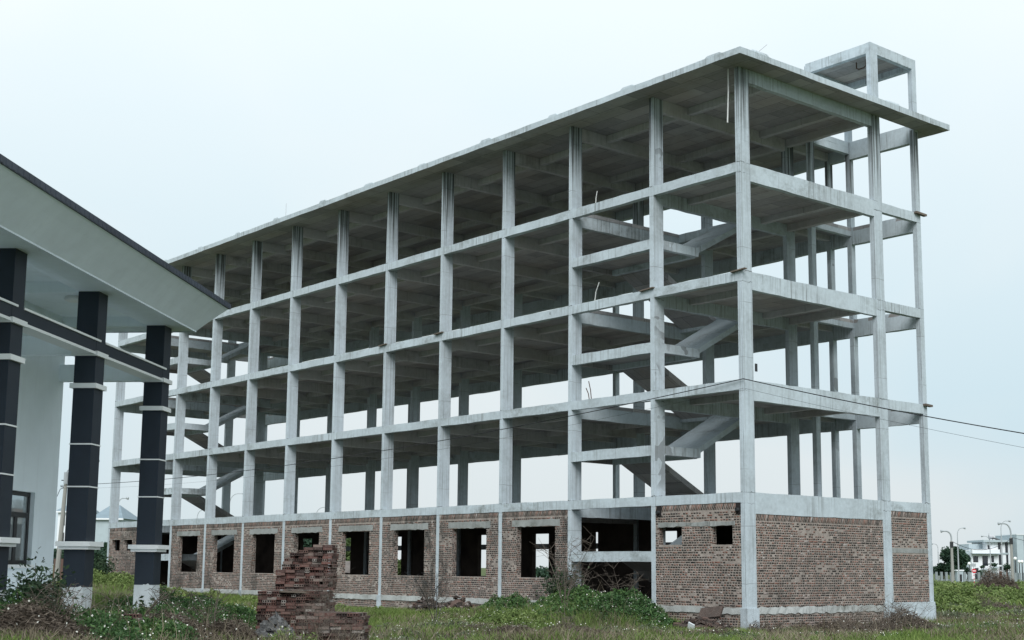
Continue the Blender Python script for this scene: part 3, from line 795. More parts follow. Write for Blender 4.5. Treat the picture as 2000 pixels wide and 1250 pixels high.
# drain pipes under the beam, through near-black blocks painted as shaded holes
for (x, dx) in ((-0.27, 0.10), (-3.55, 0.10)):
    MB().box(x-0.10, x+0.09, -0.012, 0.10, ZT-0.34, ZT-0.01).build('hole_block', HOLE_SHADE, B)
    mb = MB(); mb.tube([(x+0.02, 0.10, ZT-0.21), (x-0.02, -0.10, ZT-0.22)], 0.06, 10, 0, False); mb.tube([(x+0.02, 0.10, ZT-0.21), (x-0.02, -0.10, ZT-0.22)], 0.045, 10, 0); mb.build('drain_pipe', DARKM, B)
# hanging white pipe, bent bars and boards left on the slabs
MB().tube([(-0.33, -0.12, ZS-0.02), (-0.33, -0.13, ZS-0.8), (-0.36, -0.15, ZS-1.75)], 0.022, 6).build('hanging_pipe', PVC, B)
for (x, z, h, bend) in ((-6.55, ZF[4], 0.42, 0.1), (-6.6, ZF[3], 0.62, 0.25), (-6.75, ZF[2], 0.62, -.12), (-6.85, ZF[2], 0.40, -.15)):
    MB().tube([(x, 0.06, z-0.05), (x+bend*.3, 0.05, z+h*.5), (x+bend, 0.04, z+h)], 0.016, 5).build('starter_bar', PVC if z > 8 else RUST, B)
for (x, z) in ((-26.3, ZR), (0.3, ZR)):
    MB().tube([(x, -0.7, z-0.02), (x, -0.7, z+0.65)] if x < 0 else [(0.70, 0.0, z), (0.72, 0.5, z+0.42)], 0.005, 4).build('starter_bar', RUST, B)
for (x, y, z, L, ax) in ((-0.10, -0.05, ZF[3], 0.55, 0), (-4.0, -0.05, ZF[3], 0.60, 0), (-15.35, -0.05, ZF[3], 0.5, 0), (-19.2, -0.05, ZF[3], 0.5, 0), (0.06, VB1-0.1, ZF[4], 0.6, 1), (0.06, VB1-0.05, ZF[2], 0.4, 1)):
    mb = MB()
    if ax == 0: mb.beam((x-L/2, y, z-0.02), (x+L/2, y+0.02, z+0.02), 0.12, 0.035)
    else: mb.beam((x, y-L/2, z-0.01), (x, y+L/2, z-0.03), 0.14, 0.07)
    mb.build('left_board', WOOD, B)
mb = MB(); mb.box(0.0, 0.02, 0.52, 0.62, ZF[2]+0.28, ZF[2]+0.52); mb.build('left_board', DARKM, B)

# ------------------------------------------------------------------ white building with navy columns
WT = (-0.7124, 0.7018); WANG = math.atan2(WT[1], WT[0])-math.pi/2
W = empty('portico_building', (0.862, -20.293, 0), WANG)
tag(W, 'white plastered building with navy portico columns and a slanted grey eave', 'building')
SOF = 7.44
WX = -2.41
def wcol(y, label=None):
    c = MB()
    c.box(-0.425, 0.0, y, y+0.45, 1.63, SOF+0.02)
    o = c.build('column', NAVY, W)
    def band(e, z0, z1, nm='band'): MB().box(-0.425-e, e, y-e, y+0.45+e, z0, z1).build(nm, TRIM, o)
    band(0.055, 6.143, 6.235); band(0.055, 5.50, 5.595); band(0.012, 4.385, 4.412); band(0.012, 3.553, 3.578)
    band(0.13, 2.412, 2.504, 'cap'); band(0.085, 2.352, 2.412, 'cap')
    # bare primed foot with a ragged paint edge
    m = MB(); n = 9
    for (ax, s) in ((0, 0), (0, 1), (1, 0), (1, 1)):
        pts = []
        for k in range(n):
            t = k/(n-1); z = 1.62+random.uniform(-0.05, 0.05)-(0.22*t if ax == 1 else 0)
            pts.append((t, z))
        vs = []
        for t, z in pts:
            if ax == 0: p = (-0.425+0.425*t, y-0.003 if s == 0 else y+0.453)
            else: p = (0.003 if s == 1 else -0.428, y+0.45*t)
            vs.append((p[0], p[1], 0.2)); vs.append((p[0], p[1], z))
        m.add(vs, [(2*k, 2*k+2, 2*k+3, 2*k+1) for k in range(n-1)])
    m.box(-0.422, -0.003, y+0.003, y+0.447, 0.2, 1.63)
    m.build('primed_foot', PRIMER, o)
    return o
CY = (-3.70, 0.0, 3.83)
for y in CY+(-7.45, -11.2): wcol(y)
# navy tie beams between the columns with white edges, pale cross beams behind them
for y0, y1 in ((-11.2, -7.45), (-7.45, -3.70), (-3.70, 0.0), (0.0, 3.83)):
    o = MB().box(-0.30, -0.004, y0+0.45, y1, 6.21, 6.45).build('tie_beam', NAVY, W)
    MB().box(-0.32, 0.018, y0+0.45, y1+(0.20 if y1 < 9 else 0), 6.445, 6.485).build('white_edge', TRIM, o)
    MB().box(-0.32, 0.018, y0+0.45, y1+(0.15 if y1 < 9 else 0), 6.165, 6.215).build('white_edge', TRIM, o)
for y in CY+(-7.45,):
    MB().box(WX-0.02, -0.40, y+0.02, y+0.24, 6.175, 6.55).build('cross_tie', WHITE, W)
    MB().box(WX-0.02, -0.20, y+0.02, y+0.30, 7.425, 7.66).build('ceiling_beam', WHITE, W)
# wall with its window
YA, YB = -16.0, 4.10
wz0, wz1, wy0, wy1 = 2.05, 3.60, 1.20, 2.97
mb = MB()
mb.box(WX-0.25, WX, YA, wy0, 0.3, 7.7); mb.box(WX-0.25, WX, wy1, YB, 0.3, 7.7); mb.box(WX-0.25, WX, wy0, wy1, 0.3, wz0); mb.box(WX-0.25, WX, wy0, wy1, wz1, 7.7)
mb.box(WX-7, WX-0.25, YB-0.25, YB, 0.3, 7.7)
mb.build('wall', WHITE, W)
MB().box(WX-0.10, WX+0.02, YA, YB+0.02, 0.3, 1.22).build('wall_base', PRIMER, W)
MB().box(WX-0.2, WX+0.05, wy0-0.05, wy1+0.05, wz0-0.075, wz0).build('window_sill', TRIM, W)
wf = MB(); fx0, fx1 = WX-0.16, WX-0.10
def bar(y0, y1, z0, z1): wf.box(fx0, fx1, y0, y1, z0, z1)
bar(wy0, wy1, wz0, wz0+0.09); bar(wy0, wy1, wz1-0.09, wz1); bar(wy0, wy0+0.09, wz0+.09, wz1-.09); bar(wy1-0.09, wy1, wz0+.09, wz1-.09)
bar(wy0+.09, wy1-.09, 3.05, 3.16)
for yy in (1.78, 2.34): bar(yy-0.07, yy+0.07, wz0+.09, 3.05)
win = wf.build('window', WFRAME, W)
MB().box(fx0+0.02, fx0+0.035, wy0+.05, wy1-.05, wz0+.05, wz1-.05).build('pane', GLASS, win)
MB().box(WX-0.9, WX-0.8, wy0-.6, wy1+.6, wz0-.6, wz1+.6).build('dark_room_panel', DARKM, win)  # dark panel painted for the unlit room behind the pane
# ceiling, soffit strip, slanted eave and roof
YE = 4.668; XE = 0.455
MB().box(WX-0.2, -0.30, YA, YE-0.35, 7.65, 7.75).build('ceiling', WHITE, W)
mb = MB(); mb.box(-0.42, XE-0.012, YA, YE-0.012, SOF, 7.70); mb.box(WX-6, -0.42, YE-0.4, YE-0.012, SOF, 7.70); mb.build('soffit', FASCIA, W)
mb = MB(); n = 4
# eave profile, bottom to top, bowing slightly
prof = [(0.0, SOF-0.02), (0.0, SOF+0.012), (0.17, SOF+0.21), (0.36, SOF+0.42), (0.50, SOF+0.565), (0.57, SOF+0.640)]
for (e, z) in prof:
    mb.v += [(XE+e, YA, z), (XE+e, YE+e, z), (WX-7, YE+e, z)]
for k in range(len(prof)-1):
    a = 3*k
    mb.f += [(a, a+1, a+4, a+3), (a+1, a+2, a+5, a+4)]; mb.m += [0, 0]
# underside lip
b0 = len(mb.v); mb.v += [(XE-0.03, YA, SOF-0.02), (XE-0.03, YE-0.03, SOF-0.02), (WX-7, YE-0.03, SOF-0.02)]
mb.f += [(0, b0, b0+1, 1), (1, b0+1, b0+2, 2)]; mb.m += [0, 0]
mb.build('slanted_eave', FASCIA, W)
mb = MB()
r0, r1 = SOF+0.632, SOF+0.760
ex, ey = XE+0.60, YE+0.60
vs = [(ex, YA, r0), (ex, ey, r0), (WX-7, ey, r0), (ex, YA, r1), (ex, ey, r1), (WX-7, ey, r1), (WX-3.0, YA, r1+1.3), (WX-3.0, ey-5.5, r1+1.3), (WX-7, ey-5.5, r1+1.3)]
mb.add(vs, [(0, 1, 4, 3), (1, 2, 5, 4), (3, 4, 7, 6), (4, 5, 8, 7)])
mb.add([(ex, YA, r0), (ex, ey, r0), (WX-7, ey, r0), (XE, YA, r0), (XE, YE, r0), (WX-7, YE, r0)], [(0, 3, 4, 1), (1, 4, 5, 2)])
roof = mb.build('roof', ROOFT, W)
mb = MB(); yy = YA
while yy < ey-0.05:
    mb.box(ex-0.02, ex+0.006, yy, yy+0.10, r0+0.012, r1-0.012); yy += 0.20
tag(mb.build('roof_tile_ends', ROOFT, roof), kind='stuff')
mb = MB(); mb.lathe((-1.17, 1.55, 7.548), [(0.0, 0.0), (0.15, 0.0), (0.20, 0.03), (0.20, 0.07), (0.17, 0.105)], 20); mb.build('ceiling_lamp', GLOBE, W)
MB().box(WX-1.0, 0.35, YA, 4.36, -0.4, 1.02).build('floor_plinth', TRIM, W)  # portico floor; its white is put in to bounce light onto wall and soffit

# ------------------------------------------------------------------ brick stacks (every brick a part)
def brick_mesh(name, holes_end=True):
    """one hollow brick 0.22 x 0.105 x 0.06 with two holes at each end"""
    L, w, h = 0.22, 0.105, 0.06
    mb = MB(); mb.box(-L/2, L/2, -w/2, w/2, 0, h)
    mb.f.pop(3); mb.m.pop(3); mb.f.pop(4); mb.m.pop(4)       # take the two end faces out
    for s in (-1, 1):
        x = s*L/2
        yc = [-w/2, -0.042, -0.009, 0.009, 0.042, w/2]; zc = [0, 0.012, 0.048, h]
        for i in range(5):
            for j in range(3):
                hole = i in (1, 3) and j == 1
                q = [(x, yc[i], zc[j]), (x, yc[i+1], zc[j]), (x, yc[i+1], zc[j+1]), (x, yc[i], zc[j+1])]
                if s < 0: q = q[::-1]
                if not hole: mb.add(q, [(0, 1, 2, 3)])
                else: mb.add([(a-s*0.03, b, c) for a, b, c in q], [(0, 1, 2, 3)], 1)
    me = bpy.data.meshes.new(name); me.from_pydata(mb.v, [], mb.f); me.polygons.foreach_set('material_index', mb.m); me.update()
    return me
BME = brick_mesh('brick'); BME.materials.append(STACKB); BME.materials.append(HOLE_SHADE)
BMR = brick_mesh('rubble_brick'); BMR.materials.append(RUBBLEB); BMR.materials.append(HOLE_SHADE)
def put_brick(parent, x, y, z, rz, tilt=(0, 0), me=None):
    o = bpy.data.objects.new('brick', me or BME); COL.objects.link(o); o.parent = parent
    o.location = (x, y, z); o.rotation_euler = (tilt[0], tilt[1], rz); return o
def brick_stack(loc, rz, wid, dep, courses, shape, label, seed, head=0.55):
    """front along local x, front face at y=0 looking to -y"""
    r = random.Random(seed)
    S = empty('brick_stack', loc, rz); tag(S, label, 'brick stack', 'stacks of hollow bricks on the grass')
    core = MB()
    for k in range(courses):
        z = k*0.066; x0, x1 = shape(k)
        x0 *= wid; x1 *= wid; x1 += r.uniform(-.02, .02)
        dx = r.uniform(-0.012, 0.012)
        mode = r.random() < head
        x = x0+dx
        while x < x1-0.05:          # front row
            if mode: put_brick(S, x+0.0525, 0.11+r.uniform(-.035, .05), z, math.pi/2+r.uniform(-.10, .10)); x += 0.112+(0.09 if r.random() < .05 else 0)
            else: put_brick(S, x+0.11, 0.0525+r.uniform(-.03, .04), z, r.uniform(-.08, .08)); x += 0.23
            if r.random() < 0.12: mode = not mode
        # right side row
        y = 0.23
        mode2 = r.random() < 0.5
        while y < dep-0.06:
            if mode2: put_brick(S, x1-0.055+r.uniform(-.01, .01), y+0.11, z, math.pi/2+r.uniform(-.04, .04)); y += 0.224
            else: put_brick(S, x1-0.11+r.uniform(-.01, .01), y+0.0525, z, r.uniform(-.04, .04)); y += 0.108
        core.box(x0+0.06, x1-0.23, 0.22, dep, z, z+0.066)
        if k == courses-1 or shape(k+1)[0] > shape(k)[0]+0.02:       # bricks lying on the exposed steps
            xe = (shape(k+1)[0]*wid if k < courses-1 else x1)
            yy = 0.29
            while yy < dep-0.05:
                xx = x0
                while xx < xe-0.2 and k == courses-1: 
                    xx += 0.224
                yy += 0.2
    core.build('brick_core', RUBBLEB, S)
    return S
def stk(px, d, z): 
    p = at(px, 1150, d); return (float(p[0]), float(p[1]), z)
FACE = math.atan2(CR[1], CR[0])
S2 = brick_stack(stk(503, 31.6, 0.30), FACE-0.05, 1.62, 1.05, 18, lambda k: (0.0, 1.0) if k < 14 else ((0.0, 0.97)), 'wide lower stack of hollow bricks carrying the tall stepped stack', 5, 0.5)
S1 = brick_stack(stk(538, 31.9, 0.28+18*0.066+0.05), FACE-0.06, 1.27, 0.85, 16,
                 lambda k: ((0.0, 1.0) if k < 7 else (0.10, 1.0) if k < 9 else (0.13+0.01*(k-9), 1.0) if k < 11 else (0.25, 1.0) if k < 13 else (0.42, 1.0) if k < 14 else (0.50, 1.0) if k < 15 else (0.68, 1.0)), 'tall stepped stack of hollow bricks standing on the wide lower stack', 9, 0.5)
S3 = brick_stack(stk(581, 27.6, 0.28), FACE-0.12, 1.32, 0.75, 13, lambda k: (0.0, 1.0) if k < 12 else (0.18, 0.96), 'low front stack of hollow bricks overgrown with dry stems', 13, 0.6)
p = at(590, 1158, 31.7)
mb = MB(); mb.beam(at(545, 1155, 31.6), at(632, 1158, 31.9), 0.5, 0.035)
tag(mb.build('plank', WOOD), 'weathered plank between the two upper brick stacks', 'plank')
S4 = empty('brick_stack', stk(650, 32.6, 0.3), FACE-0.1)
tag(S4, 'small leaning column of bricks right of the wide lower stack', 'brick stack', 'stacks of hollow bricks on the grass')
for k in range(11):
    for q in range(2): put_brick(S4, random.uniform(-.02, .02)+q*0.11, 0.11, k*0.0625, math.pi/2+random.uniform(-.1, .1))
S5 = empty('brick_stack', stk(206, 24.0, float(hgt(*at(206, 1150, 24.0)[:2]))+0.12), FACE)
tag(S5, 'few bricks laid in a short row among the weeds below the navy columns', 'brick stack', 'stacks of hollow bricks on the grass')
for k in range(2):
    for q in range(6): put_brick(S5, q*0.112+random.uniform(-.01, .01), 0.11, k*0.064, math.pi/2+random.uniform(-.06, .06))

def loose(px, d, lx, ly, n, label, seed):
    r_ = random.Random(seed); c = at(px, 1150, d)
    S = empty('brick_heap', (float(c[0]), float(c[1]), 0), FACE); tag(S, label, 'brick heap')
    for i in range(n):
        x, y = r_.gauss(0, lx), r_.gauss(0, ly); wx = c[0]+x*math.cos(FACE)-y*math.sin(FACE); wy = c[1]+x*math.sin(FACE)+y*math.cos(FACE)
        put_brick(S, x, y, float(hgt(wx, wy))+r_.uniform(0, .22), r_.uniform(0, 6.3), (r_.uniform(-.6, .6), r_.uniform(-.6, .6)), BMR)
loose(655, 31.4, .35, .25, 46, 'bricks slid off the stacks into a loose pile between the rear and front stacks', 61)
loose(512, 30.6, .22, .20, 18, 'few fallen bricks beside the grey rubble heap', 62)
loose(722, 27.8, .18, .22, 22, 'fallen bricks at the right end of the low front stack', 63)
def brick_heap(cx, cy, lx, ly, h, n, label, seed, rz=0):
    r = random.Random(seed); z0 = float(hgt(cx, cy))-0.05
    S = empty('brick_heap', (cx, cy, z0), rz); tag(S, label, 'brick heap')
    core = MB(); core.lathe((0, 0, 0), [(1, 0), (0.8, 0.3), (0.5, 0.62), (0.0, 0.82)], 14)
    core.v = [(v[0]*lx*0.92, v[1]*ly*0.92, v[2]*h) for v in core.v]
    core.build('heap_core', RUBBLEB, S)
    for i in range(n):
        a = r.uniform(0, 6.28); q = math.sqrt(r.random())
        x, y = math.cos(a)*q*lx, math.sin(a)*q*ly
        z = h*max(0, 0.88*(1-q)**0.8)+r.uniform(0, 0.06)
        put_brick(S, x, y, z, r.uniform(0, 6.28) if r.random() < .6 else r.uniform(-.3, .3), (r.uniform(-.5, .5), r.uniform(-.5, .5)), BMR)
    return S
brick_heap(-14.0, -1.35, 1.15, 0.55, 0.80, 130, 'heap of tumbled bricks against the long wall beside a ground beam', 3)
brick_heap(-12.5, -1.1, 1.15, 0.45, 0.85, 120, 'dark heap of bricks and soil tangled with dead stems by the wall', 4)
_q = at(1368, 1205, 39.6); RBP = (float(_q[0]), float(_q[1]))
H2 = brick_heap(*RBP, 1.75, 0.75, 0.62, 210, 'spread of broken bricks and rubble near the building corner', 6)
mb = MB(); 
sl = MB(); _q = at(1388, 1197, 40.0); sl.box(-.36, .36, -.22, .22, -.035, .035, 0, Matrix.Translation(tuple(_q)) @ Matrix.Rotation(0.75, 4, 'X') @ Matrix.Rotation(0.12, 4, 'Y') @ Matrix.Rotation(0.3, 4, 'Z'))
tag(sl.build('broken_slab', RUBBLEB), 'tilted weathered brown slab lying on the rubble near the corner', 'slab')
mb.box(-0.12, 0.12, -0.02, 0.02, -0.09, 0.10, 0, Matrix.Translation(tuple(at(1350, 1224, 38.6))) @ Matrix.Rotation(0.35, 4, 'Y') @ Matrix.Rotation(0.2, 4, 'X'))
tag(mb.build('white_block', PRIMER), 'small white broken block in front of the rubble', 'block')
# grey rubble heap
def heap(name, c, lx, ly, h, mat, label, cat, seed):
    r = np.random.default_rng(seed)
    n, m = 40, 22
    V = []; F = []
    for i in range(m+1):
        q = i/m
        for j in range(n):
            a = 2*math.pi*j/n
            rad = q*(1+0.15*math.sin(3*a+1)+0.1*math.sin(7*a))
            z = h*(1-q**1.5)**1.1*(0.85+0.25*math.sin(3*a+q*5)*math.sin(2*a+1)+0.12*math.sin(7*a+q*9))+r.uniform(-0.055, 0.055)*(1 if q < 0.98 else 0) - 0.08*q
            V.append((c[0]+math.cos(a)*rad*lx, c[1]+math.sin(a)*rad*ly, c[2]+z))
    for i in range(m):
        for j in range(n): F.append((i*n+j, (i+1)*n+j, (i+1)*n+(j+1) % n, i*n+(j+1) % n))
    root = link_mesh(name, mesh_np(name, V, np.array(F)), mat)
    tag(root, label, cat)
    mb = MB()
    for k in range(160):
        a, q = r.uniform(0, 6.28), math.sqrt(r.random())*0.95
        s = r.uniform(0.025, 0.10)
        x, y, z = c[0]+math.cos(a)*q*lx, c[1]+math.sin(a)*q*ly, c[2]+h*(1-q**1.5)**1.1
        M = Matrix.Translation((x, y, z)) @ Matrix.Rotation(r.uniform(0, 6), 4, 'Z') @ Matrix.Rotation(r.uniform(0, 6), 4, 'X')
        mb.box(-s, s, -s*.7, s*.7, -s*.6, s*.6, 0, M)
    tag(mb.build('stones', mat, root), kind='stuff')
g = at(538, 1200, 29.4); heap('rubble_heap', (g[0], g[1], 0.25), 0.62, 0.6, 0.72, RUBBLE, 'grey heap of broken concrete in front of the brick stacks', 'rubble', 4)

# ------------------------------------------------------------------ vegetation
def leaves_np(C, size, r, droop=0.35, aspect=0.45):
    """pointed leaf quads at the centres C"""
    n = len(C)
    d = r.normal(size=(n, 3)); d[:, 2] = d[:, 2]*0.6+droop; d /= np.linalg.norm(d, axis=1)[:, None]
    q = r.normal(size=(n, 3)); w = np.cross(d, q); w /= np.linalg.norm(w, axis=1)[:, None]
    s = size*r.uniform(0.6, 1.35, n)[:, None]
    V = np.stack([C-d*s, C+w*s*aspect+d*s*0.1, C+d*s, C-w*s*aspect+d*s*0.1], 1).reshape(-1, 3)
    F = np.arange(n*4).reshape(n, 4)
    return V, F
def blades_np(P, h, w, r, lean=0.45):
    """grass blades: a two-segment strip ending in a point"""
    n = len(P)
    a = r.uniform(0, 6.28, n); l = r.uniform(0, lean, n)
    b = r.uniform(0, 6.28, n)
    dirv = np.stack([np.cos(a)*l, np.sin(a)*l, np.ones(n)], 1)
    sd = np.stack([np.cos(b), np.sin(b), np.zeros(n)], 1)
    hh = (h*r.uniform(0.5, 1.3, n))[:, None]; ww = (w*r.uniform(0.7, 1.3, n))[:, None]
    mid = P+dirv*hh*0.55; tip = P+dirv*hh*np.array([1.9, 1.9, 1.0])
    V = np.stack([P-sd*ww, P+sd*ww, mid+sd*ww*0.8, mid-sd*ww*0.8, tip+sd*ww*0.15, tip-sd*ww*0.15], 1).reshape(-1, 3)
    F = (np.arange(n)*6)[:, None, None] + np.array([(0, 1, 2, 3), (3, 2, 4, 5)])[None]
    F = F.reshape(-1, 4)
    return V, F
def pts_view(n, px0, px1, d0, d1, r, power=1.0):
    """scatter ground points over the part of the field between two picture columns and two depths"""
    d = d0+(d1-d0)*r.random(n)**power
    px = r.uniform(px0, px1, n)
    P = CAM[None]+d[:, None]*(CF[None]+CR[None]*((px-1000-PPX)/FPX)[:, None])
    x, y = P[:, 0], P[:, 1]
    return np.stack([x, y, hgt(x, y)], 1)
def outside(P):
    """keep points off the building footprints"""
    x, y = P[:, 0], P[:, 1]
    a = (x > -46.2) & (x < 0.05) & (y > -0.05) & (y < 9.6)
    c, s = math.cos(-WANG), math.sin(-WANG)
    lx = (x-0.862)*c-(y+20.293)*s; ly = (x-0.862)*s+(y+20.293)*c
    b = (lx < 0.0) & (lx > -9.5) & (ly < 4.35) & (ly > -16)
    return P[~(a | b)]
r = np.random.default_rng(21)
# short grass over the whole field, thinning with distance
parts = []
P = outside(pts_view(190000, -60, 2060, 15, 62, r, 1.15)); parts.append(blades_np(P, 0.17, 0.012, r))
P = outside(pts_view(60000, -60, 2060, 55, 170, r, 1.3)); parts.append(blades_np(P, 0.26, 0.035, r))
V, F = join_np(parts)
tag(link_mesh('grass', mesh_np('grass', V, F), GRASS), 'short green grass covering the field around the building', 'grass', kind='stuff')
# straw coloured dry grass in patches
P = outside(pts_view(170000, -60, 2060, 16, 70, r, 1.2))
q = np.sin(P[:, 0]*0.9+1.1)*np.sin(P[:, 1]*0.8+0.4)+0.5*np.sin(P[:, 0]*2.3)*np.sin(P[:, 1]*1.9)
P = P[q > 0.12]
V, F = blades_np(P, 0.24, 0.010, r, 0.7)
tag(link_mesh('dry_grass', mesh_np('dry_grass', V, F), DRYG), 'straw coloured dry grass scattered through the green field', 'grass', kind='stuff')

# tufts of taller grass, greenest along the walls
P = outside(pts_view(700, -60, 2060, 30, 66, r, 1.1))
near = outside(np.stack([r.uniform(-45, 1.5, 700), r.uniform(-2.2, -0.4, 700), np.zeros(700)], 1)); near[:, 2] = hgt(near[:, 0], near[:, 1])
P = np.vstack([P, near, near+[0.3, -0.5, 0]])
P = np.repeat(P, 34, axis=0); P[:, :2] += r.normal(size=(len(P), 2))*0.13; P = outside(P); P[:, 2] = hgt(P[:, 0], P[:, 1])-0.02
V, F = blades_np(P, 0.27, 0.010, r, 0.55)
tag(link_mesh('tall_grass', mesh_np('tall_grass', V, F), TALLG), 'tufts of taller yellow green grass in the field and along the wall foot', 'grass', kind='stuff')
# thin dry stalks standing above the weeds
P = np.vstack([pts_view(420, -20, 520, 21, 30, r), np.stack([r.uniform(-11, -1.5, 320), r.uniform(-3.6, -0.6, 320), np.zeros(320)], 1), pts_view(420, 1430, 2040, 35, 46, r), pts_view(260, 560, 730, 26, 28, r)])
P[:, 2] = hgt(P[:, 0], P[:, 1]); P = outside(P)
V, F = blades_np(P, 0.62, 0.0055, r, 0.4)
tag(link_mesh('dry_stalks', mesh_np('dry_stalks', V, F), DRYG), 'thin dry stalks standing above the weeds and grass', 'stalks', kind='stuff')

def cover(name, label, mat, spots, leaf, dens, r, droop=0.35, flowers=0.0, flmat=None):
    """low leafy cover: spots = (x, y, rx, ry, height)"""
    Cs = []; Fl = []
    for (x, y, rx, ry, h) in spots:
        n = int(dens*rx*ry*3.14*max(h, 0.25)*2.0)
        a = r.uniform(0, 6.28, n); q = np.sqrt(r.random(n))
        X = x+np.cos(a)*q*rx; Y = y+np.sin(a)*q*ry
        lump = 0.5+0.5*np.sin(X*3.1+Y*1.7)*np.sin(Y*2.7-X*1.3+1)+0.35*np.sin(X*9.1-Y*6.3)*np.sin(Y*8.7+X*5.2)
        top = h*np.clip(1-q**2.2, 0.08, 1)*(0.55+0.6*lump)
        t = r.random(n)**0.55
        Cs.append(np.stack([X, Y, hgt(X, Y)+top*t], 1))
        if flowers:
            m = int(n*flowers); k = r.integers(0, n, m)
            Fl.append(np.stack([X[k], Y[k], hgt(X[k], Y[k])+top[k]*1.03+0.03], 1))
    Cn = outside(np.vstack(Cs))
    V, F = leaves_np(Cn, leaf, r, droop, 0.13 if mat is DEADW else 0.45)
    o = tag(link_mesh(name, mesh_np(name, V, F), mat), label, 'weeds', kind='stuff')
    if flowers:
        f = outside(np.vstack(Fl)); V, F = leaves_np(f, 0.016, r, 0.0, 1.0)
        tag(link_mesh('flowers', mesh_np('flowers', V, F), FLOWER, o), kind='stuff')
    return o
def sp(px, d, rx, ry, h):
    p = at(px, 1150, d); return (p[0], p[1], rx, ry, h)
cover('weeds', 'green flowering weeds on the mound before the open stair bay', WEED,
      [(-5.9, -1.4, 1.9, 1.3, 0.5), (-7.4, -1.2, 1.3, 0.9, 0.5), (-4.0, -1.2, 1.4, 1.0, 0.55), (-8.7, -1.5, 1.3, 0.9, 0.55), (-10.0, -1.3, 1.1, 0.8, 0.55), (-3.2, -1.0, 1.1, 0.8, 0.5), (-2.4, -1.3, 1.2, 0.7, 0.42), (-3.8, -0.5, .8, .5, .6), (-7.6, -0.6, 0.6, 0.5, 0.95), (-5.8, 0.9, 1.6, 1.0, 0.35)], 0.048, 2300, r, flowers=0.009)
cover('weeds', 'yellowish green weeds in front of the flowering mound', WEEDB,
      [(-6.3, -3.6, 1.5, 0.9, 0.55), (-7.9, -3.5, 1.2, 0.8, 0.4), (-4.6, -4.0, 1.2, 0.8, 0.35), (-11.3, -2.4, 1.3, 0.6, 0.35), (-9.4, -3.6, 1.6, 0.7, 0.25)], 0.042, 2000, r, 0.6, flowers=0.01)
cover('weeds', 'leafy weeds with white flowers below the navy columns', WEED,
      [sp(20, 21.5, 1.1, 1.1, .55), sp(120, 23.0, 1.2, 1.2, .40), sp(185, 24.0, 1.1, 1.1, .28), sp(260, 23.8, 1.3, 1.3, .32), sp(230, 21.5, 1.2, 1.2, .4), sp(330, 24.5, 1.1, 1.1, .4), sp(300, 27, 1.2, 1.2, .5), sp(65, 24, .8, .8, .5), sp(110, 27, .8, .8, .3), sp(390, 31, 1.5, 1.5, .55), sp(345, 35, 1.5, 2.0, .7), sp(460, 34, 1.4, 1.4, .35), sp(375, 33, 1.5, 1.5, .75), sp(425, 37, 1.5, 1.5, .6)], 0.036, 2500, r, flowers=0.009)
cover('weeds', 'brown withered weeds piled at the left edge of the field', DEADW,
      [sp(70, 20.6, 1.0, .8, .62), sp(120, 20.9, .7, .7, .45), sp(10, 20.4, .8, .7, .4), sp(350, 25.8, 1.2, 1.0, .4), sp(445, 27.4, .9, .8, .45), sp(400, 24.6, 1.1, .8, .3)], 0.06, 3600, r, 0.1, flowers=0.005)
cover('weeds', 'low flowering weeds along the foot of the end wall', WEED,
      [sp(1530, 37.5, 1.3, .7, .25), sp(1600, 38.5, 1.1, .6, .3), sp(1880, 40, 2.2, 1.2, .28), sp(1960, 38, 2.0, 1.0, .25), sp(1790, 42, 1.5, .8, .3), sp(1680, 36, 1.6, .7, .22), sp(1440, 35.5, 1.4, .7, .2)], 0.034, 2000, r, flowers=0.02)
cover('weeds', 'grey brown dead weeds beside the end wall', DEADW,
      [sp(1500, 41.4, .8, .4, .42), sp(1690, 40.5, 1.6, .9, .6), sp(1760, 42, 1.3, .8, .55), sp(1620, 41.5, 1.1, .5, .42), sp(1560, 41.0, 1.0, .4, .35), sp(1480, 39.5, .8, .5, .40), sp(1800, 39, 1.4, .8, .35), sp(1650, 37.5, 1.8, .8, .30), sp(1000, 36, 1.5, .9, .3), sp(1120, 36, 1.5, .9, .3), sp(900, 38.5, 1.2, .6, .22), sp(1390, 36, 1.4, .7, .3)], 0.06, 2300, r, 0.2, flowers=0.01)
cover('weeds', 'bright green bushes of weeds in the field right of the building', WEEDB,
      [sp(1845, 66, 2.0, 2.4, .8), sp(1880, 72, 2.6, 3.0, 1.0), sp(1930, 82, 3.2, 3.4, .9), sp(1860, 84, 3, 3, .9), sp(1985, 76, 2.6, 3, .8), sp(1910, 60, 1.8, 2, .5), sp(1850, 56, 1.2, 1.4, .6), sp(1900, 98, 5, 4, .9), sp(1975, 100, 5, 4, .9), sp(1840, 104, 4, 4, .9)], 0.085, 330, r, 0.4)
cover('weeds', 'reddish brown dead weeds in the field right of the building', DEADW,
      [sp(1945, 92, 1.9, 1.6, 1.9), sp(1965, 66, 1.6, 1.2, .45), sp(1905, 54, 1.8, 1.4, .3), sp(1985, 52, 1.4, 1.2, .3), sp(1870, 50, 1.6, 1.2, .22), sp(1940, 58, 2.4, 1.6, .28), sp(1990, 62, 2.0, 1.6, .3), sp(1930, 48, 1.8, 1.0, .2), sp(1860, 60, 1.5, 1.5, .25)], 0.10, 700, r, 0.3)
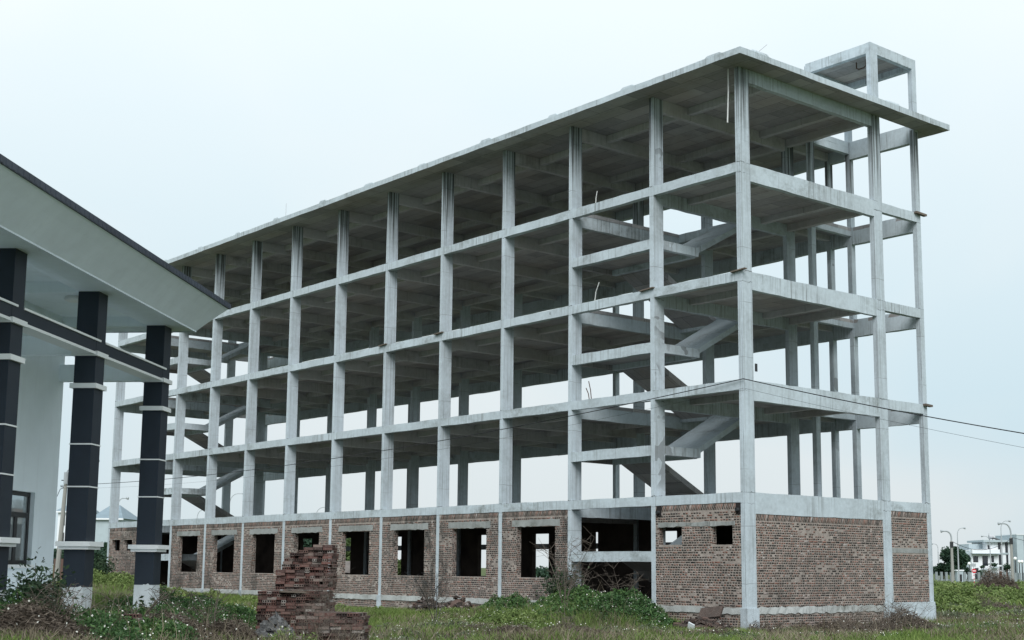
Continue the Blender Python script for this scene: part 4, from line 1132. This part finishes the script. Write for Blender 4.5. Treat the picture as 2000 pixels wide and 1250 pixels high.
cover('weeds', 'tall green weeds at the foot of the long wall', WEEDB,
      [(-33.5, -2.0, 2.0, 1.0, .45), (-37, -2.2, 2.2, 1.4, .8), (-40, -2.5, 2.2, 1.6, .8), (-43, -2.5, 2.2, 1.6, .6), (-30.5, -1.5, 1.5, .6, .4), (-20.0, -1.3, 2.0, .7, .35), (-17.5, -1.4, 1.5, .7, .3), (-27, -1.4, 1.8, .7, .35), (-23, -1.4, 1.5, .7, .3)], 0.06, 900, r, 0.6)

_rs = np.random.default_rng(77)
cover('weeds', 'scruffy brown and olive growth scattered through the foreground grass', DEADW,
      [sp(_rs.uniform(740, 1450), _rs.uniform(32.5, 38.5), _rs.uniform(.4, 1.3), _rs.uniform(.3, .7), _rs.uniform(.12, .26)) for _ in range(13)]+[sp(_rs.uniform(1830, 2010), _rs.uniform(42, 60), _rs.uniform(.6, 1.8), _rs.uniform(.4, .9), _rs.uniform(.12, .25)) for _ in range(12)], 0.055, 1500, r, 0.3, flowers=0.02)
cover('weeds', 'grey green low weeds scattered through the foreground grass', DULLW,
      [sp(_rs.uniform(740, 1460), _rs.uniform(32.5, 39), _rs.uniform(.4, 1.4), _rs.uniform(.3, .8), _rs.uniform(.12, .30)) for _ in range(34)]+[sp(_rs.uniform(1460, 2010), _rs.uniform(36, 44), _rs.uniform(.5, 1.6), _rs.uniform(.3, .7), _rs.uniform(.12, .28)) for _ in range(16)]+[sp(_rs.uniform(1830, 2010), _rs.uniform(44, 80), _rs.uniform(.8, 2.2), _rs.uniform(.6, 1.4), _rs.uniform(.2, .45)) for _ in range(14)], 0.036, 1300, r, 0.5, flowers=0.015)

cover('weeds', 'green weeds growing round the feet of the brick stacks', WEEDB,
      [sp(500, 30.8, .6, .4, .45), sp(560, 28.6, .8, .4, .40), sp(600, 26.8, .7, .3, .50), sp(735, 28.0, .6, .5, .45), sp(690, 26.6, .8, .3, .35), sp(650, 31.0, .4, .3, .6)], 0.034, 1700, r, 0.5, flowers=0.02)

def shrub(loc, h, rad, n, mat, label, leaf=0.05, stems=6, seed=0, cat='shrub', name='shrub', group=None):
    rr = np.random.default_rng(seed)
    S = empty(name, (float(loc[0]), float(loc[1]), float(hgt(loc[0], loc[1]))-0.03)); tag(S, label, cat, group)
    mb = MB(); Cs = []
    for k in range(stems):
        a = rr.uniform(0, 6.28); t = rr.uniform(0.2, 0.9)*rad
        e = np.array([math.cos(a)*t, math.sin(a)*t, h*rr.uniform(0.6, 1.0)])
        mb.tube([(0, 0, 0), e*np.array([.4, .4, .55]), e], [0.014, 0.01, 0.004], 4)
        m = n//stems
        tt = rr.uniform(0.25, 1.05, m)[:, None]
        Cs.append(e[None]*tt*np.array([1, 1, 1])+rr.normal(size=(m, 3))*np.array([rad*.26, rad*.26, h*.12]))
    mb.build('stems', TWIG, S)
    Cc = np.vstack(Cs); Cc[:, 2] = np.clip(Cc[:, 2], 0.03, None)
    V, F = leaves_np(Cc, leaf, rr, 0.3)
    tag(link_mesh('foliage', mesh_np('foliage', V, F), mat, S), kind='stuff')
    return S
def bare(loc, h, spread, nb, label, seed, mat=None, thick=0.012, group=None):
    """leafless shrub: stems that fork twice"""
    r0 = random.Random(seed)
    S = empty('bare_shrub', (float(loc[0]), float(loc[1]), float(hgt(loc[0], loc[1]))-0.03)); tag(S, label, 'bare shrub', group)
    mb = MB(); tw = MB()
    for k in range(nb):
        a = r0.uniform(0, 6.28); l = r0.uniform(.3, 1)*spread; hh = h*r0.uniform(.55, 1)
        p1 = Vector((math.cos(a)*l*.35+r0.uniform(-.05, .05), math.sin(a)*l*.35, hh*.5)); p2 = Vector((math.cos(a)*l, math.sin(a)*l, hh))
        mb.tube([(0, 0, 0), p1, p2], [thick, thick*.75, thick*.35], 4)
        for q in range(5):
            t = r0.uniform(.25, .95); s = (p1.lerp(p2, (t-.4)/.6) if t > .4 else Vector((0, 0, 0)).lerp(p1, t/.4))
            b = r0.uniform(0, 6.28); e = s+Vector((math.cos(b)*.28*h, math.sin(b)*.28*h, r0.uniform(-.05, .25)*h))
            tw.tube([s, (s+e)/2+Vector((0, 0, .03)), e], [thick*.5, thick*.4, thick*.25], 3, 0, False)
            for w in range(2):
                c = r0.uniform(0, 6.28); s2 = s.lerp(e, r0.uniform(.3, .9)); e2 = s2+Vector((math.cos(c)*.12*h, math.sin(c)*.12*h, r0.uniform(-.05, .12)*h))
                tw.tube([s2, e2], [thick*.3, thick*.2], 3, 0, False)
    mb.build('stems', mat or TWIG, S); tag(tw.build('twigs', mat or TWIG, S), kind='stuff')
    return S
def spx(px, d): p = at(px, 1150, d); return (p[0], p[1])
shrub(spx(40, 21.8), 0.95, 0.75, 2200, DARKW, 'dark leafy shrub at the far left edge before the white wall', 0.045, 9, 31)
shrub(spx(68, 22.6), 1.15, 0.45, 420, DARKW, 'thin sprouting shrub seen against the white wall', 0.055, 6, 32)
shrub(spx(105, 23.0), 0.55, 0.45, 700, DARKW, 'low dark shrub below the corner of the white wall', 0.045, 6, 33)
shrub((-43.3, -1.3), 1.5, 0.8, 1800, DARKW, 'round dark shrub against the brick wall at the far end', 0.09, 9, 34)
shrub((-7.6, -0.55), 1.45, 0.7, 1800, DARKW, 'dark green shrub at the foot of the entrance column', 0.055, 9, 35)
shrub(spx(287, 27.0), 0.55, 0.25, 200, DARKW, 'small weed sprouting before the primed foot of the nearest full column', 0.045, 4, 36)
bare((-5.9, -1.9), 2.3, 1.1, 7, 'tall grey leafless shrub on the flowering mound', 41, thick=0.016)
bare((-6.6, -0.7), 2.0, 1.2, 9, 'brown leafless shrub in the dark stair entrance', 42, thick=0.012)
bare((-4.6, -0.6), 1.5, 0.9, 8, 'small leafless shrub left of the brick pier of the entrance', 43, thick=0.010)
bare((-4.1, -3.4), 1.1, .6, 4, 'short pale leafless shrub in front of the rubble', 44, thick=0.012)
bare((-9.3, -4.4), 2.1, 1.0, 5, 'dark crooked leafless shrub in the grass left of the mound', 45, DARKM, 0.014)
bare((-13.0, -1.9), 1.3, 1.0, 12, 'tangle of dead stems over the brick heap', 46, thick=0.012)
bare(spx(1735, 38.5), 1.5, 1.1, 9, 'leafless shrub before the concrete plinth of the end wall', 47, thick=0.010)
bare(spx(1700, 37.5), 0.9, 0.9, 14, 'spreading dead shrub at the foot of the end wall', 48, thick=0.009)
bare(spx(1510, 40.6), 0.55, 0.5, 10, 'small dead shrub beside the corner column foot', 49, thick=0.009)
bare(spx(1660, 38.8), 1.0, 0.9, 14, 'low dead shrub left of the concrete plinth of the end wall', 58, thick=0.008)
bare(spx(1780, 40.5), 1.1, 0.9, 12, 'dead shrub at the right foot of the concrete plinth', 59, thick=0.008)
bare(spx(1925, 60), 1.2, 1.0, 12, 'dead stems standing in the field right of the building', 60, thick=0.012)
bare(spx(610, 27.0), 1.25, 0.6, 16, 'dry stems growing over the low front brick stack', 50, thick=0.007)
bare(spx(685, 26.9), 0.95, 0.4, 16, 'pale dry stems at the right end of the low front brick stack', 51, thick=0.007)
bare(spx(640, 31.0), 1.7, 0.35, 14, 'upright dry stems beside the tall stepped brick stack', 52, thick=0.007)
bare(spx(420, 29.0), 1.3, 1.3, 8, 'forked leafless shrub in the grass left of the brick stacks', 53, thick=0.012)
bare(spx(100, 20.8), 0.9, 0.9, 18, 'brown tangle of dead stems at the left edge', 54, thick=0.010)
bare(spx(270, 25.0), 0.9, 1.0, 6, 'dead branches leaning in the weeds under the columns', 55, thick=0.014)
bare((-14.2, 1.6), 1.5, .9, 9, 'dry plant inside the second window opening from the entrance', 56, thick=0.012)
bare((-37.4, 1.2), 1.9, .9, 8, 'dry plant inside the window opening nearest the far stair', 57, thick=0.014)

def tree(loc, h, rad, n, mat, label, leaf=0.3, seed=0, trunk=0.25, name='tree', group=None, zc=0.62, squash=0.8):
    rr = np.random.default_rng(seed)
    S = empty(name, (float(loc[0]), float(loc[1]), float(hgt(loc[0], loc[1]))-0.05)); tag(S, label, 'tree', group)
    mb = MB(); mb.tube([(0, 0, 0), (0.1, 0.05, h*.3), (0, 0.1, h*.6)], [trunk, trunk*.8, trunk*.4], 7)
    Cs = []
    for k in range(16):
        v = rr.normal(size=3); v /= np.linalg.norm(v); v *= rr.uniform(.25, .85)
        c = np.array([v[0]*rad, v[1]*rad, h*zc+v[2]*h*(1-zc)*squash])
        mb.tube([(0, 0, h*.35), c*np.array([.5, .5, .8]), c], [trunk*.4, trunk*.25, trunk*.08], 4)
        m = n//16; w = rr.normal(size=(m, 3)); w /= np.linalg.norm(w, axis=1)[:, None]
        q = rr.random(m)**0.45
        Cs.append(c+w*q[:, None]*np.array([rad*.42, rad*.42, h*.16])*rr.uniform(.7, 1.2))
    mb.build('trunk', BARK, S)
    V, F = leaves_np(np.vstack(Cs), leaf, rr, 0.1, 0.6)
    tag(link_mesh('crown', mesh_np('crown', V, F), mat, S), kind='stuff')
    return S

# ------------------------------------------------------------------ background, right
def gz(p): return float(hgt(p[0], p[1]))
def base(px, d):
    p = at(px, 1130, d); return (float(p[0]), float(p[1]), gz(p))
RT = Vector((CR[0], CR[1], 0)).normalized(); FW = Vector((CF[0], CF[1], 0)).normalized()
def zpix(px, py, d): return float(at(px, py, d)[2])
def lamp(px, d, ytop, xh, yh, label, mat=STEEL, thick=0.09, box=False):
    b = base(px, d); S = empty('street_lamp', b, FACE); tag(S, label, 'street lamp', 'street lamps along the road')
    zt = zpix(px, ytop, d)-b[2]; zh = zpix(xh, yh, d)-b[2]; dx = (xh-px)*d/FPX
    zm = zt-(0.9 if not box else 0.35)
    mb = MB(); mb.tube([(0, 0, 0), (0, 0, zm)], [thick*1.3, thick*.8], 8); mb.build('pole', mat, S)
    pts = [(0, 0, zm)]
    top = zh if zh > zm+0.3 else zm+0.3
    for a in range(0, 91, 15):
        t = math.radians(a); pts.append(((1-math.cos(t))*dx*0.5, 0, zm+(top-zm)*(0.35+0.65*math.sin(t))))
    pts.append((dx*.8, 0, zh))
    MB().tube(pts, [thick*.55]*len(pts), 6).build('arm', STEEL, S)
    hd = MB(); s = 1 if dx > 0 else -1
    hd.tube([(dx*.74, 0, zh), (dx*.86, 0, zh+0.02), (dx*1.0, 0, zh-0.02), (dx*1.04, 0, zh)], [0.05, 0.14, 0.17, 0.05], 8); hd.build('lamp_head', STEEL, S)
    if box: MB().box(-0.16, 0.16, -0.14, 0.14, zm-0.75, zm-0.1).build('junction_box', DARKM, S)
    return S
lamp(1861, 150, 1050, 1841, 1037, 'street lamp on a concrete pole with its arm to the left before the tree', POLEC, 0.16, True)
lamp(1873, 185, 1040, 1889, 1031, 'thin steel street lamp with its arm to the right beside the tree')
lamp(1834, 240, 1066, 1822, 1062, 'street lamp partly hidden behind the end of the building')
lamp(1936, 240, 1056, 1920, 1047, 'thin street lamp in front of the white house balcony')
lamp(1959, 185, 1029, 1978, 1017, 'thin steel street lamp before the dark stair windows of the house')
lamp(1978, 150, 1043, 1954, 1022, 'street lamp on a concrete pole with cables at the grey house', POLEC, 0.16, True)
lamp(443, 190, 979, 474, 963, 'street lamp seen through the second storey at the far stair')
lamp(380, 190, 1006, 402, 995, 'street lamp seen low through the second storey at the far stair')
lamp(614, 190, 1000, 643, 990, 'street lamp seen through the second storey near the middle')
lamp(222, 150, 985, 243, 972, 'street lamp behind the last column of the long facade')
# house
def quad_block(mb, px0, px1, y0, y1, d, dep, mi=0):
    """block whose front faces the viewer, from picture bounds at depth d; local to a root placed at FACE"""
    mb.box((px0-HX)*d/FPX, (px1-HX)*d/FPX, 0, dep, zpix(HX, y1, d), zpix(HX, y0, d), mi); return mb
HX, HD = 1930, 265
hb = at(HX, 1110, HD)
Hs = empty('house', (float(hb[0]), float(hb[1]), 0), FACE); tag(Hs, 'white three storey house with a flat roof and dark windows', 'house')
def hz(y): return zpix(HX, y, HD)
def hx(px): return (px-HX)*HD/FPX
def hbox(x0, x1, y0, y1, a, b, name, mat, parent=None): return MB().box(hx(x0), hx(x1), a, b, hz(y1), hz(y0)).build(name, mat, parent or Hs)
hbox(1898, 1977, 1081, 1145, 0, 9, 'wall', HWHITE)
hbox(1929, 1977, 1057, 1081, 0.02, 9, 'upper_wall', HWHITE)
hbox(1902, 1932, 1062, 1078, 2.5, 9, 'terrace_wall', HGREY)
hbox(1897, 1951, 1073, 1081, -1.0, -0.02, 'balcony_front', HWHITE)
hbox(1897, 1951, 1080.5, 1082, -1.1, 0.3, 'balcony_slab', HGREY)
hbox(1920, 1979, 1054.5, 1058.5, -0.9, 9.2, 'roof_slab', HGREY)
def hwin(x0, x1, y0, y1, dy=0):
    f = MB(); d0 = -0.06+dy
    f.box(hx(x0), hx(x1), d0, 0.05+dy, hz(y1), hz(y0)); o = f.build('window', WFRAME, Hs)
    MB().box(hx(x0)+0.12, hx(x1)-0.12, d0-0.03, d0, hz(y1)+0.1, hz(y0)-0.1).build('pane', DGLASS, o)
for w in ((1901.5, 1911, 1086.5, 1098), (1919.5, 1930, 1086, 1105), (1937, 1942, 1086, 1098), (1930.5, 1934, 1064.5, 1073), (1904, 1911, 1109.5, 1120), (1903.5, 1910, 1121, 1131), (1951, 1956, 1059.5, 1079), (1965, 1970, 1059, 1079), (1951.5, 1956.5, 1083, 1103), (1966, 1970, 1083, 1112), (1952, 1960, 1106, 1113)): hwin(*w)
hbox(1951, 1971, 1079.3, 1082.6, -0.12, -0.03, 'stair_band', HGREY)
hbox(1951, 1968, 1116, 1130, -0.1, 0.0, 'gate_door', BROWNW)
mb = MB(); mb.tube([(hx(1940.5), 2, hz(1048)), (hx(1949.5), 2, hz(1048))], 0.42, 12); mb.build('water_tank', TANK, Hs)
mb = MB()
for q in (1942, 1948): mb.beam((hx(q), 2, hz(1055)), (hx(q), 2, hz(1049)), .1, .1)
mb.beam((hx(1949), 1.6, hz(1050)), (hx(1954), 0.5, hz(1054)), .9, .12)
mb.tube([(hx(1941), 2, hz(1048)), (hx(1941), 2, hz(1041))], .03, 4); mb.build('tank_stand', DARKM, Hs)
# grey party walls beside it
h2 = empty('house', (float(hb[0]), float(hb[1]), 0), FACE); tag(h2, 'low grey house block between the tree and the white house', 'house')
hbox(1883, 1897.8, 1075.5, 1145, 1, 9, 'wall', HGREY, h2); hbox(1882.5, 1898, 1074.3, 1075.5, .9, 9.1, 'roof_edge', HWHITE, h2)
h3 = empty('house', (float(hb[0]), float(hb[1]), 0), FACE); tag(h3, 'tall grey rendered house at the right edge of the picture', 'house')
hbox(1977.3, 2070, 1044.5, 1145, -3, 9, 'wall', HGREY, h3); hbox(1976.8, 2071, 1043, 1044.6, -3.1, 9.1, 'roof_edge', HWHITE, h3)
hbox(1991, 1991.6, 1046, 1145, -3.04, -2.99, 'wall_joint', DARKM, h3)
# planters and small plants at the house
for (px, d, h, rd, lb, hh) in ((1921, 262, 0.9, .45, 'trailing plant on the balcony left of the glass door', 1112), (1941, 262, 1.0, .9, 'wide leafy plant before the right balcony window', 1108), (1932, 255, 1.9, .7, 'palm like shrub in front of the white house', 1131), (1889, 235, 3.0, .7, 'slender young tree before the low grey block', 1131), (1967, 240, 3.6, .8, 'bushy young tree before the house stair windows', 1131), (1915, 240, 2.0, .5, 'small ornamental tree beside the round red sign', 1131)):
    q = base(px, d); z = zpix(px, hh, d)
    o = tree((q[0], q[1]), h, rd, 260, TREEL, lb, 0.20, int(px), 0.08)
    o.location.z = z-0.1 if hh < 1125 else o.location.z
# balcony plants need something to stand on: troughs hung on the front wall
for (x0, x1, y) in ((1916, 1926, 1112), (1934, 1948, 1108)): hbox(x0, x1, y-1.5, y+1.5, -0.9, -0.02, 'plant_trough', HGREY)
# posts of the boundary fence
FPd = 205
pp = MB().box(-0.17, 0.17, -0.17, 0.17, -0.5, 1.30)
FP = None
k = 0
for px in (1829, 1839, 1848.5, 1858, 1868, 1884, 1893, 1912, 1921.5, 1931.5, 1941, 1946, 1963, 1972, 1983, 1992, 2001):
    q = base(px, FPd)
    if FP is None:
        FP = pp.build('fence_post', POSTC); o = FP
    else: o = FP.copy(); COL.objects.link(o)
    o.location = q; o.rotation_euler = (0, 0, FACE)
    tag(o, 'square grey concrete post in the row of fence posts before the houses', 'fence post', 'fence posts across the field')
q = base(1903, 206); wl_ = MB().box(-5.6, 9.5, 0.35, 0.55, -0.5, 0.22); o = wl_.build('low_wall', POSTC); o.location = q; o.rotation_euler = (0, 0, FACE); tag(o, 'low grey boundary wall behind the fence posts', 'wall')
q = base(1874, 200); S = empty('gate_pier', q, FACE); tag(S, 'stout grey gate pier with a cap in the post row', 'gate pier')
MB().box(-.42, .42, -.4, .4, -.4, 1.45).build('shaft', HGREY, S); MB().box(-.58, .58, -.5, .5, 1.45, 1.62).build('cap', HWHITE, S); MB().box(-.15, .25, -.43, -.39, -.1, 0.95).build('recess_plate', DARKM, S)  # the dark plate on the face is painted as a shaded recess
# no-entry sign on a striped pole
q = base(1902.6, 178); S = empty('road_sign', q, FACE); tag(S, 'round red no entry sign with a white bar on a striped pole', 'road sign')
zc = zpix(1902.6, 1115, 178)-q[2]
mb = MB(); n = 8
for i in range(n): mb.tube([(0, 0, -.2+(zc+.2)*i/n), (0, 0, -.2+(zc+.2)*(i+1)/n)], 0.05, 8, i % 2)
mb.build('pole', [SIGNW, RED], S)
mb = MB(); mb.tube([(0, -0.06, zc), (0, -0.09, zc)], 0.30, 28); mb.build('disc', RED, S)
MB().box(-.21, .21, -0.105, -0.09, zc-.06, zc+.06).build('white_bar', SIGNW, S)
MB().box(-.28, .28, -0.06, -0.03, zc+.55, zc+.95).build('sign_back', STEEL, S)
MB().tube([(0, 0, zc), (0, 0, zc+1.0)], 0.04, 6).build('pole_top', STEEL, S)
# globe lamps
def globe(px, d, y, lb):
    q = base(px, d); S = empty('globe_lamp', q, FACE); tag(S, lb, 'garden lamp', 'white globe lamps by the houses')
    z = zpix(px, y, d)-q[2]
    MB().tube([(0, 0, -.2), (0, 0, z-.25)], [.10, .07], 8).build('post', DARKM, S)
    mb = MB(); mb.lathe((0, 0, z), [(0.01, -.28), (.2, -.2), (.28, 0), (.2, .2), (.01, .28)], 12); mb.build('globe', GLOBE, S, True)
    return S
globe(1984.5, 215, 1091, 'white globe lamp on a black post before the grey house')
globe(1992, 225, 1097, 'white globe lamp second from the right edge'); globe(1997.5, 225, 1097, 'white globe lamp at the very right edge')
globe(1894, 225, 1101, 'white globe lamp before the low grey block')
q = base(1862, 230); tree((q[0], q[1]), 6.3, 2.3, 6500, TREEL, 'dark rounded tree left of the houses', 0.24, 71, 0.2, zc=.56, squash=.95)
q = base(1876, 236); tree((q[0], q[1]), 6.0, 1.6, 3500, TREEL, 'dark tree touching the low grey house block', 0.24, 72, 0.18, zc=.55)
q = base(1843, 232); tree((q[0], q[1]), 3.3, 1.6, 2500, TREEL, 'low dark tree beside the end of the building', 0.22, 73, 0.12, zc=.55)
q = base(1829, 236); tree((q[0], q[1]), 2.4, 1.4, 1500, TREEL, 'small bush half hidden by the end of the building', 0.2, 74, 0.1)

# ------------------------------------------------------------------ background, left and behind
d = 75.0; q = base(115, d)
S = empty('utility_pole', q, FACE); tag(S, 'grey concrete utility pole with a curved lamp arm beside the white wall', 'utility pole')
zt = zpix(118, 940, d)-q[2]; lean = 3*d/FPX
MB().tube([(-.15, 0, -.3), (lean, 0, zt)], [.15, .10], 8).build('pole', POLEC, S)
MB().tube([(lean, 0, zt-.1), (lean, 0, zt+.55)], .13, 8).build('lamp_socket', STEEL, S)
zh = zpix(118, 903, d)-q[2]
MB().tube([(lean, 0, zt+.5), (lean+.05, 0, zt+(zh-zt)*.6), (lean+.25, 0, zh-.2), (lean+.6, 0, zh), (lean+1.3, 0, zh+.15)], .035, 6).build('arm', STEEL, S)
MB().tube([(lean+1.2, 0, zh+.12), (lean+1.5, 0, zh+.18), (lean+1.8, 0, zh+.16)], [.05, .13, .06], 8).build('lamp_head', STEEL, S)
mb = MB()
for (a, b_) in (((-.25, .1), (.25, .1)), ((-.28, -.25), (.30, -.3))): mb.beam((lean+a[0], 0, zt+a[1]), (lean+b_[0], 0, zt+b_[1]), .05, .05)
mb.tube([(lean, 0, zt-.25), (lean+.35, 0, zt-.35), (lean+.6, 0, zt-.75)], .02, 4); mb.tube([(lean, 0, zt-.25), (lean-.3, 0, zt-.4), (lean-.45, 0, zt-.8)], .02, 4)
mb.build('cable_bracket', DARKM, S)
def hiphouse(px0, px1, ye, yr, d, label, ridge=(.3, .7), wins=(), mat=HWHITE, roofm=HROOF):
    q = at((px0+px1)/2, 1100, d); S = empty('house', (float(q[0]), float(q[1]), 0), FACE); tag(S, label, 'house')
    w = (px1-px0)*d/FPX; ze, zr = zpix((px0+px1)/2, ye, d), zpix((px0+px1)/2, yr, d)
    MB().box(-w/2, w/2, 0, 8, -.5, ze).build('wall', mat, S)
    e = .35; a, b_ = -w/2+w*ridge[0], -w/2+w*ridge[1]
    mb = MB(); mb.add([(-w/2-e, -e, ze), (w/2+e, -e, ze), (w/2+e, 8+e, ze), (-w/2-e, 8+e, ze), (a, 4, zr), (b_, 4, zr)], [(0, 1, 5, 4), (1, 2, 5), (2, 3, 4, 5), (3, 0, 4), (3, 2, 1, 0)]); mb.build('roof', roofm, S)
    MB().box(-w/2-e, w/2+e, -e-.02, -.02, ze-.18, ze+.02).build('cornice', HWHITE, S)
    for (x0, x1, y0, y1) in wins:
        c = (px0+px1)/2
        f = MB().box((x0-c)*d/FPX, (x1-c)*d/FPX, -.07, .05, zpix(c, y1, d), zpix(c, y0, d)).build('window', WFRAME, S)
        MB().box((x0-c)*d/FPX+.1, (x1-c)*d/FPX-.1, -.10, -.07, zpix(c, y1, d)+.1, zpix(c, y0, d)-.1).build('pane', DGLASS, f)
    return S
hiphouse(178, 232, 1012, 983, 170, 'pale house with a grey hipped roof seen beside the navy column', (.25, .6), (), HGREY)
hiphouse(108, 150, 998, 980, 180, 'pale house with blue framed windows behind the utility pole', (.1, .9), ((129, 134, 1004, 1026), (129, 134, 1040, 1058), (116, 122, 1004, 1026), (116, 122, 1040, 1058)))
q = base(200, 95); tree((q[0], q[1]), 2.9, 1.3, 2600, TREEL, 'bushy green tree between the navy column and the brick wall', 0.14, 81, 0.1, zc=.55)
q = base(186, 92); tree((q[0], q[1]), 2.5, .9, 1800, TREEL, 'smaller green tree half behind the navy column', 0.14, 82, 0.1, zc=.55)
q = base(118, 98); tree((q[0], q[1]), 2.9, 1.0, 1800, TREEL, 'green tree behind the utility pole', 0.14, 83, 0.1, zc=.55)
q = base(119, 84); o = MB().box(-0.5, 1.6, 0, .2, -.4, 1.45).build('brick_garden_wall', BRICK); o.location = q; o.rotation_euler = (0, 0, FACE); tag(o, 'short old brick wall behind the utility pole', 'wall')
q = base(206, 80); S = empty('white_fence', q, FACE); tag(S, 'white painted fence post and rail at the far corner of the building', 'fence')
MB().box(-.09, .09, -.1, .1, -.4, 1.05).build('post', HWHITE, S); MB().box(-1.4, -.09, -.06, .06, -.25, -.08).build('rail', HWHITE, S)
# behind the building, seen through the openings
q = at(690, 1080, 118); tree((q[0], q[1]), 4.6, 2.0, 3500, TREEY, 'light green tree behind the building seen through a window opening', 0.16, 91, 0.15, zc=.6)
q = at(668, 1080, 125); tree((q[0], q[1]), 4.9, 1.6, 2500, TREEL, 'darker tree behind the building next to the light green one', 0.18, 92, 0.15, zc=.6)
q = at(600, 1070, 122); tree((q[0], q[1]), 5.0, 1.9, 2500, TREEL, 'tree behind the building above the brick stacks', 0.18, 93, 0.15, zc=.6)
q = at(1066, 1120, 130); tree((q[0], q[1]), 2.2, 1.6, 1500, TREEL, 'low tree behind the building at the window nearest the entrance', 0.16, 94, 0.1, zc=.6)
q = at(775, 1110, 125); tree((q[0], q[1]), 2.6, 1.5, 1500, TREEY, 'low tree behind the middle windows', 0.16, 95, 0.1, zc=.6)
q = at(690, 1110, 104); S = empty('hut', (float(q[0]), float(q[1]), gz(q)), FACE+0.2); tag(S, 'small hut with a grey tiled roof behind the building', 'hut')
MB().box(-1.5, 1.7, 0, 3, -.2, 0.95).build('wall', HGREY, S)
mb = MB(); mb.add([(-1.8, -.35, .9), (2.0, -.35, .9), (2.0, 3.35, .9), (-1.8, 3.35, .9), (-.6, 1.5, 2.15), (.3, 1.5, 2.15)], [(0, 1, 5, 4), (1, 2, 5), (2, 3, 4, 5), (3, 0, 4), (3, 2, 1, 0)]); mb.build('roof', HUTROOF, S)
q = at(1062, 1110, 88); S = empty('railing', (float(q[0]), float(q[1]), gz(q)), FACE); tag(S, 'iron railing with upright bars behind the building', 'railing')
mb = MB(); mb.box(-4, 6, -.02, .02, .95, 1.0); mb.box(-4, 6, -.02, .02, .15, .2); mb.build('rail', STEEL, S)
mb = MB(); xx = -4
while xx < 6: mb.box(xx, xx+.03, -.015, .015, 0, 1.15); xx += .22
mb.build('bars', STEEL, S)

# ------------------------------------------------------------------ cables
def cable(pts, rad, label, sag):
    P = []
    for (a, b_), s in zip(zip(pts[:-1], pts[1:]), sag):
        a, b_ = Vector(a), Vector(b_)
        for i in range(24):
            t = i/24; p = a.lerp(b_, t); p.z -= s*4*t*(1-t); P.append(p)
    P.append(Vector(pts[-1]))
    o = MB().tube(P, rad, 5).build('overhead_cable', CABLE); tag(o, label, 'cable'); return o
pz = at(118, 948, d); corner = (0.05, -0.06, 7.70)
cable([pz, corner, at(2300, 893, 30)], 0.014, 'thick black cable slung from the utility pole past the building corner', (0.66, 0.12))
cable([at(118, 954, d), (0.05, -0.05, 7.42), at(2300, 928, 30)], 0.004, 'thin black cable running just below the thick one', (0.75, 0.10))
cable([at(1861, 1058, 150), at(1978, 1050, 150), at(2060, 1055, 150)], 0.025, 'cable slung between the two concrete lamp poles', (1.1, .3))
